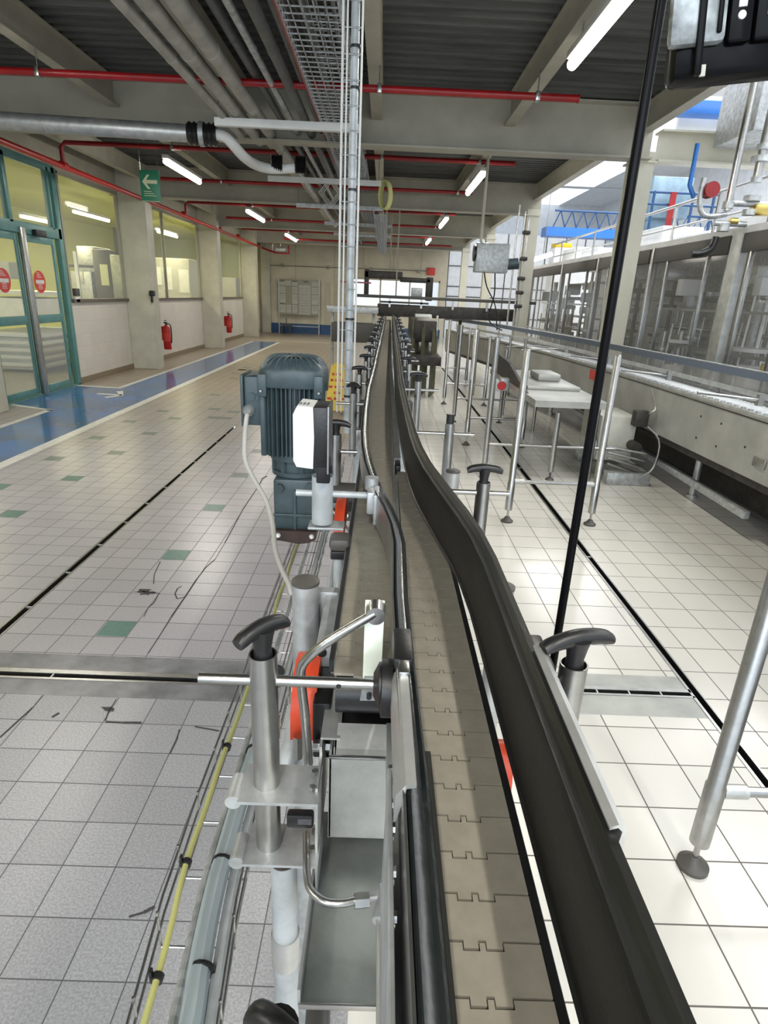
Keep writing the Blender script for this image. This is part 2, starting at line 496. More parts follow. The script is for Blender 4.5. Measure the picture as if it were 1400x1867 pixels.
# worn white arrow head on the blue walkway
b.quad([(-4.42, 9.30, 2*e), (-4.02, 9.26, 2*e), (-4.02, 9.36, 2*e), (-4.42, 9.40, 2*e)])
b.quad([(-4.12, 9.0, 2*e), (-3.98, 9.26, 2*e), (-4.02, 9.36, 2*e), (-4.2, 9.08, 2*e)])
b.quad([(-4.02, 9.26, 2*e), (-4.02, 9.36, 2*e), (-4.16, 9.7, 2*e), (-4.24, 9.62, 2*e)])
# green accent tiles, every sixth row
tx, ty = 0.156, 0.151
for i, j0 in ((0, 0), (-9, 4), (-12, 2), (5, 3)):
    for k in range(0, 7):
        j = j0 + 6*k
        y0 = 2.537 + j*ty
        if y0 > 8.2 or i > 3: continue
        x0 = -1.357 + i*tx
        if y0 < 2.5: continue
        b.mi = 8 if y0 < 5 else 10
        b.quad([(x0+.004, y0+.004, e), (x0+tx-.004, y0+.004, e), (x0+tx-.004, y0+ty-.004, e), (x0+.004, y0+ty-.004, e)])
for k in range(26):
    b.mi = 10
    i = random.randint(-12, 5); j = random.randint(33, 75)
    x0 = -1.357 + i*tx; y0 = 2.537 + j*ty
    b.quad([(x0+.004, y0+.004, e), (x0+tx-.004, y0+.004, e), (x0+tx-.004, y0+ty-.004, e), (x0+.004, y0+ty-.004, e)])
# chipped corners and cracks
b.mi = 9
def chip(x, y, r, n=9, sq=0.5, ang=0):
    pts = []
    for k in range(n):
        a = 2*PI*k/n; rr = r*random.uniform(0.35, 1.2)
        px, py = rr*math.cos(a), rr*sq*math.sin(a)
        pts.append((x + px*math.cos(ang) - py*math.sin(ang), y + px*math.sin(ang) + py*math.cos(ang), 1.6*e))
    b.bm.faces.new([b.bm.verts.new(p) for p in pts]).material_index = 9
def crack(pts, wd=0.005):
    for (x0, y0, _), (x1, y1, _) in zip(pts[:-1], pts[1:]):
        d = Vector((x1-x0, y1-y0, 0)); L = d.length; n = Vector((-d.y, d.x, 0))/L*wd*random.uniform(.2, .65)
        b.quad([(x0-n.x, y0-n.y, 1.6*e), (x0+n.x, y0+n.y, 1.6*e), (x1+n.x, y1+n.y, 1.6*e), (x1-n.x, y1-n.y, 1.6*e)])
for q in ((-1.296, 3.020, 0.000), (-1.269, 2.989, 0.000)): chip(q[0], q[1], 0.05, 11, 0.6)
crack([(-1.351, 3.002, 0.000), (-1.274, 3.002, 0.000), (-1.198, 2.995, 0.000)], .004)
crack([(-1.204, 2.994, 0.000), (-1.193, 2.881, 0.000), (-1.204, 2.838, 0.000), (-1.191, 2.734, 0.000)], .006)
crack([(-1.274, 3.104, 0.000), (-1.314, 3.223, 0.000), (-1.343, 3.408, 0.000)], .005)
crack([(-1.115, 2.995, 0.000), (-1.121, 3.061, 0.000), (-1.108, 3.090, 0.000)], .008)
crack([(-1.115, 2.995, 0.000), (-1.084, 2.939, 0.000), (-1.042, 2.968, 0.000)], .006)
crack([(-1.049, 4.994, 0.000), (-1.051, 4.461, 0.000), (-1.022, 3.740, 0.000), (-1.017, 3.471, 0.000), (-1.041, 3.347, 0.000), (-1.049, 3.180, 0.000), (-1.048, 2.987, 0.000), (-1.052, 2.744, 0.000), (-1.047, 2.568, 0.000), (-1.046, 2.404, 0.000)], .007)
crack([(-1.031, 5.335, 0.000), (-1.059, 5.243, 0.000), (-1.043, 4.964, 0.000)], .02)
chip(-1.0607, 2.0078, 0.035, 9, .7)
crack([(-1.053, 2.068, 0.000), (-1.050, 1.988, 0.000), (-1.039, 1.932, 0.000)], .007)
crack([(-1.035, 1.929, 0.000), (-0.965, 1.927, 0.000), (-0.895, 1.930, 0.000)], .011)
crack([(-1.254, 1.944, 0.000), (-1.240, 1.971, 0.000)], .01)
crack([(-0.682, 1.919, 0.000), (-0.580, 1.899, 0.000)], .006)
crack([(-0.728, 1.767, 0.000), (-0.727, 1.840, -0.000), (-0.736, 1.900, 0.000)], .006)
crack([(-0.633, 1.155, 0.000), (-0.598, 1.168, 0.000), (-0.574, 1.185, 0.000)], .009)
crack([(-1.386, 1.822, 0.000), (-1.360, 1.998, 0.000), (-1.361, 2.076, 0.000)], .006)
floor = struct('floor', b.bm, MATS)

# --- drains
def drain(name, x0, y0, x1, y1, label, group='slot drains in the floor', t=0.006):
    cx, cy = (x0+x1)/2, (y0+y1)/2
    r = thing(name, (cx, cy, -0.06), label, 'drain', group)
    g = B(); g.box((x0, y0, -0.06), (x1, y1, -0.05)); 
    if x1 - x0 > y1 - y0:
        g.box((x0, y0, -.05), (x1, y0+.003, .0)); g.box((x0, y1-.003, -.05), (x1, y1, 0))
        ed = [((x0, y0-t, -.01), (x1, y0+.002, .003)), ((x0, y1-.002, -.01), (x1, y1+t*2.2, .003))]
        cr = [((x0+ (x1-x0)*k/8-.003, y0, -.008), (x0+(x1-x0)*k/8+.003, y1, .001)) for k in range(1, 8)]
    else:
        g.box((x0, y0, -.05), (x0+.003, y1, .0)); g.box((x1-.003, y0, -.05), (x1, y1, 0))
        ed = [((x0-t*1.8, y0, -.01), (x0+.002, y1, .003)), ((x1-.002, y0, -.01), (x1+t, y1, .003))]
        cr = [((x0, y0+(y1-y0)*k/12-.004, -.008), (x1, y0+(y1-y0)*k/12+.004, .001)) for k in range(1, 12)]
    link('channel', g.bm, 'drain', r, False)
    g = B()
    for p in cr: g.box(*p)
    link('cross_bar', g.bm, 'steel_dull', r, False)
    for p in ed:
        g = B(); g.box(*p); link('edge_strip', g.bm, 'steel', r, False)
    return r
drain('floor_drain', -9.4, 2.195, -0.25, 2.228, 'straight slot drain with steel edges crossing the left floor in a dark resin band', t=0.012)
drain('floor_drain', -1.835, 2.375, -1.80, 7.4, 'long slot drain running away from the camera through the grey tiles on the left')
drain('floor_drain', 0.3, 2.225, 1.455, 2.255, 'short slot drain crossing the pale floor to the right of the conveyor', t=0.01)
drain('floor_drain', 1.455, -3, 1.49, 24, 'long slot drain running away from the camera through the white tiles on the right')

# --- ceiling deck
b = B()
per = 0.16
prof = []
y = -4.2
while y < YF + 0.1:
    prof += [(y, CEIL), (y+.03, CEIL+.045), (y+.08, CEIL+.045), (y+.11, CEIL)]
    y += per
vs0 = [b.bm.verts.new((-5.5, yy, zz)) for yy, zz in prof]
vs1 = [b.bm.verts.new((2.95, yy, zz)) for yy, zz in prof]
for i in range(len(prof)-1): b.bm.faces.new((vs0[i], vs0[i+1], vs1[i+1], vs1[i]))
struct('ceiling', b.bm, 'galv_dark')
# roof slab above the deck keeps daylight out
b = B(); b.box((-9.6, -4.2, CEIL+.1), (2.95, YF+.2, CEIL+.25)); struct('trim_1', b.bm, 'beam')

# --- left wall
wall_tile = tile_mat('white_wall_tile', 0.3, 0.2, 0, 0.0, (0.66, 0.62, 0.56), (0.45, 0.42, 0.38), 0.004, 0.06, rough=0.2, dirt=0.1, dirtcol=(0.5, 0.46, 0.4), axes='YZ', bump=.1)
b = B()
for y0, y1 in ((-6, 7.6), (10.25, 12.5), (12.5, 17.6), (17.6, 22.6), (22.6, YF)):
    b.box((XL-.12, y0, 0), (XL, y1, 1.30))
struct('wall_left', b.bm, wall_tile)
b = B(); b.box((XL-.12, -6, 3.22), (XL-.0, YF, CEIL+.1)); struct('wall_left_upper', b.bm, 'beam')
b = B()
for y0, y1 in ((10.25, 12.5), (12.9, 17.6), (18.0, 22.6), (23., YF)):
    b.box((XL, y0, 0), (XL+.02, y1, 0.10))
struct('baseboard_left', b.bm, mat('brown_skirting', (0.22, 0.17, 0.11), 0.5))
# windows of the left wall
wins = [(10.30, 12.52, ()), (12.95, 17.6, (14.9,)), (18.1, 22.6, (19.3,)), (23.1, 25.4, ())]
for k, (y0, y1, mul) in enumerate(wins):
    r = bpy.data.objects.new('window_%d' % (k+1), None); COL.objects.link(r); r.location = (XL, y0, 1.3); r['kind'] = 'structure'
    g = B(); g.box((XL-.1, y0, 1.30), (XL+.05, y1, 1.355)); link('window_sill', g.bm, 'wood', r, False)
    g = B()
    for yy in (y0+.02, y1-.02) + mul: g.box((XL-.05, yy-.025, 1.355), (XL+.01, yy+.025, 3.2))
    g.box((XL-.05, y0, 3.17), (XL+.01, y1, 3.22)); link('window_frame', g.bm, 'board', r, False)
    g = B(); g.box((XL-.03, y0, 1.355), (XL-.02, y1, 3.18)); link('pane', g.bm, 'glass', r, False)

# room behind the left wall
b = B()
b.quad([(-9.5, -6, 0), (-9.5, YF, 0), (-9.5, YF, CEIL), (-9.5, -6, CEIL)])
b.quad([(-9.5, YF, 0), (XL-.12, YF, 0), (XL-.12, YF, 3.35), (-9.5, YF, 3.35)])
b.quad([(-9.5, -6, 0), (XL-.12, -6, 0), (XL-.12, -6, 3.35), (-9.5, -6, 3.35)])
b.quad([(-9.5, -6, 3.35), (XL-.12, -6, 3.35), (XL-.12, YF, 3.35), (-9.5, YF, 3.35)])
struct('wall_back_room', b.bm, 'roomyellow')

# --- far wall
b = B()
for x0, x1 in ((-5.2, -1.39), (2.18, 2.45)): b.box((x0, YF, 0), (x1, YF+.12, CEIL+.1))
b.box((-1.39, YF, 0), (2.18, YF+.12, 1.15)); b.box((-1.39, YF, 2.23), (2.18, YF+.12, CEIL+.1))
struct('wall_far', b.bm, 'wallcream')
b = B(); b.box((-4.72, YF-.03, 0), (2.3, YF, .38)); struct('baseboard_far', b.bm, 'bluedark')
b = B(); b.box((-4.95, YF-.2, 0), (-4.6, YF, 3.7), 0.01); struct('trim_2', b.bm, 'column')
r = bpy.data.objects.new('window_5', None); COL.objects.link(r); r.location = (0, YF, 1.15); r['kind'] = 'structure'
g = B()
for x in (-1.37, -.2, .98, 2.16): g.box((x-.03, YF, 1.15), (x+.03, YF+.1, 2.23))
for z in (1.17, 2.21): g.box((-1.39, YF, z-.03), (2.18, YF+.1, z+.03))
link('window_frame', g.bm, 'wallcream', r, False)
g = B(); g.box((-1.39, YF+.05, 1.15), (2.18, YF+.06, 2.23)); link('pane', g.bm, 'glass', r, False)
# wall panel joints and cable run on the far wall
b = B()
for x in (-3.6, -2.05, -.9, .3, 1.4): b.box((x-.02, YF-.012, .38 if x < -1.4 else 2.3), (x+.02, YF, 3.7))
for x in (-2.3, -1.9): b.box((x-.09, YF-.04, .38), (x+.09, YF, 2.0))
struct('trim_3', b.bm, mat('darker_cream_joint', (0.50, 0.46, 0.35), 0.5))

# --- high hall to the right
b = B()
b.quad([(12, -6, 0), (12, 38, 0), (12, 38, 6.8), (12, -6, 6.8)])
struct('wall_right', b.bm, 'white_hi')
b = B()
b.quad([(2.45, 37.5, 0), (12, 37.5, 0), (12, 37.5, 6.8), (2.45, 37.5, 6.8)])
b.quad([(2.45, YF, 0), (2.45, 37.5, 0), (2.45, 37.5, 6.8), (2.45, YF, 6.8)])
struct('wall_far_hall', b.bm, 'white_hi')
b = B()
# roof strips; the daylight openings lie between them
for xa, xb in ((2.95, 4.4), (6.6, 7.4), (9.6, 12)): b.quad([(xa, -6, 6.8), (xb, -6, 6.8), (xb, 38, 6.8), (xa, 38, 6.8)])
for ya in (-6, 3.5, 10.5, 17.5, 24.5, 31.5): b.quad([(2.95, ya, 6.79), (12, ya, 6.79), (12, ya+.6, 6.79), (2.95, ya+.6, 6.79)])
b.quad([(2.96, -4.2, CEIL), (2.96, YF, CEIL), (2.96, YF, 6.8), (2.96, -4.2, 6.8)])
struct('ceiling_hall', b.bm, 'white_hi')

# --- steel frame
MAIN = (2.65, 7.8, 12.9, 18.0, 23.1)
beam_lab = ['cream cross beam over the camera just beyond the top of the picture',
            'deep cream cross beam nearest the camera, behind the first red pipe',
            'second cream cross beam from the camera, behind the green arrow sign',
            'third cream cross beam from the camera, far down the hall',
            'farthest cream cross beam, just before the end wall']
for k, y in enumerate(MAIN):
    if k == 0: continue
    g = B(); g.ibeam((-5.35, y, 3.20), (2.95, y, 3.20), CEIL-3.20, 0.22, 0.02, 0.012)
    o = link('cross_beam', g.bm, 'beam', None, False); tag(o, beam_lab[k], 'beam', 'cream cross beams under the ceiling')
for n_, x in enumerate((-4.65, -3.1, -1.62, -0.17, 1.32, 2.85)):
    for k in range(len(MAIN)-1):
        g = B(); g.ibeam((x, MAIN[k]+.012, 3.47), (x, MAIN[k+1]-.012, 3.47), CEIL-3.47, 0.12, 0.012, 0.008)
        o = link('ceiling_joist', g.bm, 'beam', None, False)
        side = ['along the left wall', 'with the left lamps', 'above the pipe bundle', 'above the conveyor', 'with the right lamps', 'along the right columns'][n_]
        tag(o, 'cream joist %s, %s ceiling bay from the camera' % (side, ORD[k].replace('nearest', 'first')), 'beam', 'cream joists under the metal deck')
# columns
for k, y in enumerate((7.8, 12.7, 17.8, 22.9)):
    g = B()
    if k == 0: g.box((XL, 7.40, 0), (XL+.24, 7.80, 3.74), 0.012)
    else:
        g.box((XL, y-.2, 0), (XL+.5, y+.2, 3.74), 0.012)
        g.box((XL+.5, y-.2, 0), (XL+.52, y+.06, 3.3), 0.004)
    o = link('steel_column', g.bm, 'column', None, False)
    tag(o, ['cream wall column at the left picture edge beside the teal doors', 'cream wall column right of the teal doors with a small black switch', 'cream wall column between the two red extinguishers and the far window', 'farthest cream wall column near the noticeboard'][k], 'column', 'columns along the left wall')
for k, (y, x) in enumerate(((7.95, 2.92), (12.9, 2.80), (18.0, 2.83), (23.1, 2.80))):
    g = B(); g.icol(x, y, 0, 3.30, 0.24, 0.24)
    g.box((x-.15, y-.15, 3.185), (x+.15, y+.15, 3.205))
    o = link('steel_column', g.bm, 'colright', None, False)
    tag(o, ['pale H-section column right behind the black rod', 'second pale column on the right, beyond the hanging grey cabinet', 'third pale column on the right, below the hanging grey cabinet', 'farthest pale column on the right, before the white gate'][k], 'column', 'columns between the two halls')
g = B(); g.ibeam((3.06, 7.9, 3.2), (6.6, 7.9, 3.2), .32, .22, .02, .012)
tag(link('cross_beam', g.bm, 'colright', None, False), 'cream beam running right from the nearest right-hand column', 'beam')

# ================================================================== UNDER THE CEILING
# strip lights
def strip(x, y0, y1, z, label, group, power=32):
    r = thing('strip_light', (x, (y0+y1)/2, z+.09), label, 'light', group)
    g = B(); g.box((x-.045, y0, z+.035), (x+.045, y1, z+.085), .008); link('housing', g.bm, 'white', r)
    g = B(); g.rings([((x, y0+.01, z), (0, 1, 0), .030), ((x, y0+.02, z), (0, 1, 0), .038), ((x, y1-.02, z), (0, 1, 0), .038), ((x, y1-.01, z), (0, 1, 0), .030)], 16)
    link('lit_tube', g.bm, 'tube', r)
    for yy in (y0+.2, y1-.2):
        g = B(); g.cyl((x, yy, z+.08), (x, yy, 3.48), .006, n=8); link('hanger', g.bm, 'steel', r)
    d = bpy.data.lights.new('tube_glow', 'AREA'); d.shape = 'RECTANGLE'; d.size = .07; d.size_y = y1-y0; d.energy = power; d.color = (1, .95, .84)
    o = bpy.data.objects.new('tube_glow', d); COL.objects.link(o); o.parent = r; o.location = (0, 0, -.14)
    return r
for k, (y0, y1) in enumerate(((3.75, 5.24), (9.40, 11.1), (14.6, 16.3), (19.9, 21.5))):
    strip(1.30, y0, y1, 3.27, 'lit tube lamp, %s of the right-hand row under the ceiling' % ORD[k], 'right row of lit tube lamps')
for k, (y0, y1) in enumerate(((9.45, 11.1), (14.7, 16.6), (20.2, 22.4))):
    strip(-3.13, y0, y1, 3.25, 'lit tube lamp, %s of the left-hand row under the ceiling' % ORD[k], 'left row of lit tube lamps')

for k, (x, y0, y1) in enumerate(((1.30, -1.6, -.1), (-3.13, -1.2, .4), (-3.13, 4.1, 5.6), (-.3, -2.2, -.6))):  # unseen lamps continuing both rows; the last, off-row, is added to light the belt
    strip(x, y0, y1, 3.25, ['lit tube lamp of the right row, behind the photographer', 'lit tube lamp of the left row, behind the photographer', 'lit tube lamp of the left row just left of the picture', 'added unseen tube lamp over the photographer'][k], 'lamps outside the picture', 36)

# sprinkler pipes
RP = 'red sprinkler pipes'
def redcross(y, x0, x1, z, label, drop=False):
    g = B()
    pts = [(x1, y, z), (x0+.06, y, z)]
    if drop: pts += [(x0, y, z-.06), (x0, y, 3.16)]
    g.tube(pts, .030, 12)
    g.rings([((x1, y, z), (1, 0, 0), .035), ((x1+.012, y, z), (1, 0, 0), .035)], 14)
    r = thing('sprinkler_pipe', (x0, y, z), label, 'pipe', RP)
    link('pipe', g.bm, 'red', r)
    for xx in (-3.1, -.17, 1.2):
        if x0 < xx < x1:
            g = B(); g.cyl((xx+.05, y, z+.03), (xx+.05, y, 3.5), .006, n=8); g.cyl((xx+.05, y-.0, z-.036), (xx+.05, y, z+.036), .038, n=12) if False else g.box((xx+.03, y-.036, z-.036), (xx+.07, y+.036, z+.036), .006)
            link('hanger', g.bm, 'steel', r)
redcross(6.09, -5.0, 1.60, 3.30, 'red sprinkler pipe across the whole ceiling in front of the nearest beam')
redcross(9.55, -4.60, 1.74, 3.44, 'red sprinkler pipe behind the silver duct with an elbow dropping to the wall pipe', True)
redcross(12.2, -4.2, 1.5, 3.44, 'red sprinkler pipe just in front of the second beam, behind the arrow sign')
redcross(14.9, -4.55, 1.5, 3.40, 'red sprinkler pipe in the bay beyond the second beam', True)
redcross(17.3, -4.3, 1.4, 3.36, 'red sprinkler pipe just in front of the third beam')
redcross(20.2, -4.55, 1.4, 3.36, 'red sprinkler pipe beyond the third beam')
redcross(22.4, -3.6, 2.2, 3.30, 'farthest red sprinkler pipe near the end wall')
g = B(); g.tube([(-4.6, 5.2, 3.16), (-4.6, 23.4, 3.08)], .040, 14)
for yy in (7.6, 9.55, 13.0, 14.9, 18.0, 20.2): g.rings([((-4.6, yy-.06, 3.155), (0, 1, 0), .052), ((-4.6, yy+.06, 3.155), (0, 1, 0), .052)], 14)
tag(link('sprinkler_main', g.bm, 'redbright'), 'thick red main pipe running along the left wall above the doors and windows', 'pipe')
r = thing('pipe_bracket', (-4.3, 23.8, 3.0), 'small red and grey pipe bracket at the far end of the red wall pipe', 'bracket')
g = B(); g.box((-4.0, 23.3, 2.86), (-3.5, 23.36, 2.92)); g.box((-3.55, 23.3, 2.9), (-3.5, 23.36, 3.15)); g.tube([(-4.5, 23.4, 3.05), (-4.2, 23.35, 2.95), (-4.0, 23.33, 2.9)], .035); link('bracket_arm', g.bm, 'red', r)
g = B(); g.cyl((-3.8, 23.25, 2.95), (-3.8, 23.25, 3.75), .01, n=8); g.cyl((-4.1, 23.34, 2.95), (-4.1, 23.34, 3.75), .01, n=8); link('hanger', g.bm, 'steel', r)
g = B(); g.cyl((-3.95, 23.2, 3.0), (-3.6, 23.2, 3.0), .09); link('grey_body', g.bm, 'galv', r)

# silver insulated duct with flexible coupling
r = thing('round_duct', (-4.5, 7.2, 3.13), 'shiny silver round duct coming in from the left below the nearest beam', 'duct')
P0 = Vector((-6.0, 7.10, 3.14)); P1 = Vector((-2.12, 7.25, 3.14))
P0 = Vector((-5.05, 7.0, 3.14))
g = B(); d = (P1-P0)
g.rings([(P0, d, .082), (P1, d, .082)], 24)
for k in range(1, 6):
    c = P0 + d*(k/6.0); g.rings([(c, d, .087), (c + d.normalized()*.015, d, .087)], 24)
link('duct_skin', g.bm, 'steel_dull', r)
g = B(); c0 = P1 - d.normalized()*.02
R_ = []
for k in range(13): R_.append((c0 + d.normalized()*(.30*k/12), d, .095 + (.018 if k % 2 else 0)))
g.rings(R_, 24); link('flexible_coupling', g.bm, 'black', r)
g = B(); q = c0 + d.normalized()*.12; g.rings([(q, d, .116), (q + d.normalized()*.05, d, .116)], 24); link('clamp_band', g.bm, 'galv', r)
g = B(); g.tube([(-1.86, 7.25, 3.14), (-1.74, 7.26, 3.12), (-1.62, 7.5, 3.00), (-1.56, 7.9, 2.99), (-1.40, 8.1, 2.99), (-1.1, 8.12, 3.02)], .055, 14, 4)
link('white_elbow', g.bm, 'white', r)
g = B()
for xx in (-1.42, -1.14):
    g.rings([((xx + .012*kk, 8.12, 3.05), (1, .1, 0), .085 + (.018 if kk % 2 else 0)) for kk in range(12)], 18)
link('black_bellows', g.bm, 'black', r)

# bundle of long pipes under the ceiling
pg = 'long pipes under the ceiling'
def longpipe(x, z, rad, m, label, y0=1.5, y1=24.5, y_end=None):
    g = B(); g.cyl((x, y0, z), (x, y1, z), rad, n=18)
    yy = y0 + .7
    while yy < y1: 
        g.cyl((x, yy, z), (x, yy+.04, z), rad*1.08, n=18); yy += 3.1
    tag(link('long_pipe', g.bm, m), label, 'pipe', pg)
M_['pipecream'] = mat('dusty_cream_pipe', (0.38, 0.37, 0.33), 0.45, 0.1, 0.25, 5)
M_['pipedark'] = mat('dusty_dark_pipe', (0.13, 0.135, 0.135), 0.5, 0.3, 0.25, 6)
longpipe(-1.66, 3.22, .040, 'pipecream', 'leftmost thin cream pipe of the overhead bundle', 1.5, 7.6)
longpipe(-1.53, 3.26, .060, 'pipecream', 'thick cream pipe, left one of the thick pair in the overhead bundle', 1.5, 8.0)
longpipe(-1.36, 3.28, .062, 'pipecream', 'thick cream pipe, right one of the thick pair in the overhead bundle', 1.5, 17.0)
longpipe(-1.19, 3.36, .035, 'pipedark', 'thin dark pipe beside the thick cream pair')
longpipe(-1.05, 3.30, .028, 'galv', 'thin bare steel pipe in the middle of the overhead bundle', 1.5, 14)
longpipe(-.90, 3.30, .045, 'pipedark', 'dark grey pipe left of the mesh cable tray')
longpipe(-.79, 3.33, .022, 'pipedark', 'thin dark conduit hugging the mesh cable tray')
longpipe(-.73, 3.26, .016, 'red', 'thin dusty red conduit along the mesh cable tray', 1.5, 9)
# mesh cable trays
def cable_tray(x0, x1, z, y0, y1, label, side=.09, dens=.10):
    r = thing('cable_tray', ((x0+x1)/2, y0, z), label, 'cable tray', 'wire mesh trays under the ceiling')
    g = B(); w_ = .0035
    n = max(3, int((x1-x0)/.06))
    for k in range(n+1):
        x = x0 + (x1-x0)*k/n; g.box((x-w_, y0, z-w_), (x+w_, y1, z+w_))
    for x in (x0, x1):
        for zz in (side*.5, side): g.box((x-w_, y0, z+zz-w_), (x+w_, y1, z+zz+w_))
    y = y0
    while y < y1:
        g.box((x0, y-w_, z-w_), (x1, y+w_, z+w_)); g.box((x0-w_, y-w_, z), (x0+w_, y+w_, z+side)); g.box((x1-w_, y-w_, z), (x1+w_, y+w_, z+side))
        y += dens
    link('wire_mesh', g.bm, 'galv', r, False)
    rnd = random.Random(int(x0*100))
    for k in range(max(2, int((x1-x0)/.055))):
        x = x0 + .03 + (x1-x0-.06)*k/max(1, int((x1-x0)/.055)-1)
        pts = [(x + rnd.uniform(-.015, .015), y0 + (y1-y0)*t/14, z + .02 + rnd.uniform(0, .03)) for t in range(15)]
        g = B(); g.tube(pts, rnd.choice((.008, .011, .014)), 6); link('cable', g.bm, rnd.choice(('black', 'cablegrey', 'pipedark', 'pipedark')), r)
    return r
cable_tray(-.70, -.34, 3.20, 2.0, 9.6, 'wide wire mesh cable tray left of the vertical riser, over the conveyor')
cable_tray(-.66, -.36, 3.46, 2.0, 23.0, 'upper wire mesh cable tray stacked over the wide one')
cable_tray(-.28, -.02, 3.06, 12.6, 24.0, 'lower far mesh cable tray beyond the coiled yellow cable', .12)
# white channel supports
for k, (x0, x1, y, z) in enumerate(((-1.74, -.31, 6.82, 3.16), (-1.79, -.12, 9.93, 3.17), (-1.76, -.10, 12.70, 3.17), (-1.5, .1, 15.6, 3.17), (-1.5, .1, 18.3, 3.17))):
    g = B(); g.prism([(y-.03, z-.035), (y+.03, z-.035), (y+.03, z+.035), (y+.024, z+.035), (y+.024, z-.029), (y-.024, z-.029), (y-.024, z+.035), (y-.03, z+.035)], 'X', x0, x1)
    r = thing('support_channel', (x0, y, z), 'pale steel channel, %s of those carrying the overhead pipes' % ORD[k], 'support', 'pale channels carrying the pipes')
    link('channel', g.bm, 'white' if k < 2 else 'galv', r, False)
    for xx in (x0+.04, x1-.04):
        g = B(); g.cyl((xx, y, z+.03), (xx, y, 3.74), .005, n=8); link('threaded_rod', g.bm, 'steel', r)
# coiled cable hanging below the trays
g = B()
for k in range(6):
    rnd = random.Random(k); cx, cz = -.08+.01*k, 2.98
    g.tube([(cx + .07*math.cos(a)*(1+.1*rnd.random()), 9.93+.02*k, cz + .05 + .19*math.sin(a)) for a in [2*PI*t/20 for t in range(21)]], .012, 6)
tag(link('cable_coil', g.bm, 'cabley'), 'coil of olive yellow cable hanging under the trays right of the riser', 'cable')
g = B()
for k in range(3):
    g.tube([(-.9+.03*k + .14*math.cos(a), 9.93+.02*k, 3.02 + .17*math.sin(a)) for a in [2*PI*t/4 for t in range(5)]], .010, 6)
tag(link('cable_loop', g.bm, 'cablegrey'), 'pale angular loop of cable hanging left of the riser', 'cable')

# green arrow sign
r = thing('exit_sign', (-3.2, 9.0, 3.06), 'green hanging sign with a cream arrow pointing left', 'sign')
g = B(); g.box((-3.335, 8.995, 2.68), (-3.075, 9.005, 3.06), .002); link('panel', g.bm, 'signgreen', r)
g = B()
g.bm.faces.new([g.bm.verts.new((-3.205 + p[0], 8.992, 2.92 + p[1])) for p in ((-.10, 0), (-.03, .085), (.005, .085), (-.045, .022), (.10, .022), (.10, -.022), (-.045, -.022), (.005, -.085), (-.03, -.085))])
link('arrow', g.bm, 'signcream', r)
g = B()
for x in (-3.32, -3.09): g.cyl((x, 9, 3.06), (x, 9, 3.74), .002, n=6)
link('hanging_wire', g.bm, 'steel', r)
g = B()
for k in range(3): g.box((-3.29, 8.991, 2.75+.025*k), (-3.13-.03*k, 8.993, 2.757+.025*k))
g.box((-3.33, 8.991, 2.685), (-3.08, 8.993, 2.69)); link('small_print', g.bm, 'signcream', r)

# ================================================================== LEFT SIDE
# teal sliding door
r = bpy.data.objects.new('door_1', None); COL.objects.link(r); r.location = (XL, 9.2, 0); r['kind'] = 'structure'
g = B()
x0, x1 = XL-.05, XL+.03
for y in (8.05, 10.17): g.box((x0, y-.06, 0), (x1, y+.06, 3.22), .004)
g.box((x0, 8.0, 2.23), (x1, 10.2, 2.38), .004); g.box((x0, 8.0, 3.14), (x1, 10.2, 3.24), .004)
g.box((x0, 8.85, 2.35), (x1, 8.93, 3.2), .004); g.box((x0, 9.97, 2.35), (x1, 10.02, 3.2), .004)
g.box((x0, 8.0, 0), (x1, 10.2, .02)); link('door_frame', g.bm, 'teal', r)
def leaf(ya, yb, name):
    g = B(); xx0, xx1 = XL-.03, XL+.0
    for y in (ya, yb-.07): g.box((xx0, y, .03), (xx1, y+.07, 2.23), .004)
    for z, h_ in ((.03, .09), (1.02, .12), (2.13, .10)): g.box((xx0, ya+.07, z), (xx1, yb-.07, z+h_), .003)
    d = link(name, g.bm, 'teal', r)
    g = B(); g.box((XL-.018, ya+.06, .1), (XL-.012, yb-.06, 2.2)); link('pane', g.bm, 'glass', d)
    return d
l1 = leaf(8.12, 9.02, 'door_leaf'); l2 = leaf(9.14, 10.0, 'door_leaf')
g = B(); g.box((XL, 9.02, .02), (XL+.06, 9.14, 2.30), .006); link('steel_post', g.bm, 'steel', r)
g = B(); g.box((XL+.03, 9.35, 2.22), (XL+.10, 9.62, 2.30), .01); link('door_sensor', g.bm, 'black', r)
g = B()
for ya, yb in ((8.12, 8.86), (8.93, 9.98)): g.box((XL-.01, ya, 2.38), (XL-.004, yb, 3.14))
link('transom_pane', g.bm, 'glass', r)
M_['lilac'] = mat('lilac_white_panel', (0.72, 0.76, 0.88), 0.4)
for l, yc in ((l1, 8.53), (l2, 9.42)):
    g = B(); g.rings([((XL+.002, yc, 1.60), (1, 0, 0), .155), ((XL+.005, yc, 1.60), (1, 0, 0), .155)], 32); s_ = link('no_entry_sign', g.bm, 'redlabel', l)
    g = B(); g.box((XL+.006, yc-.11, 1.575), (XL+.008, yc+.11, 1.625)); 
    for k in range(4): g.box((XL+.006, yc-.06, 1.66+.02*k), (XL+.008, yc+.06-.02*k, 1.667+.02*k)); g.box((XL+.006, yc-.06, 1.50+.02*k), (XL+.008, yc+.05, 1.507+.02*k))
    # small print bars on the disc and the white bar
    link('sign_bar', g.bm, 'line', l)
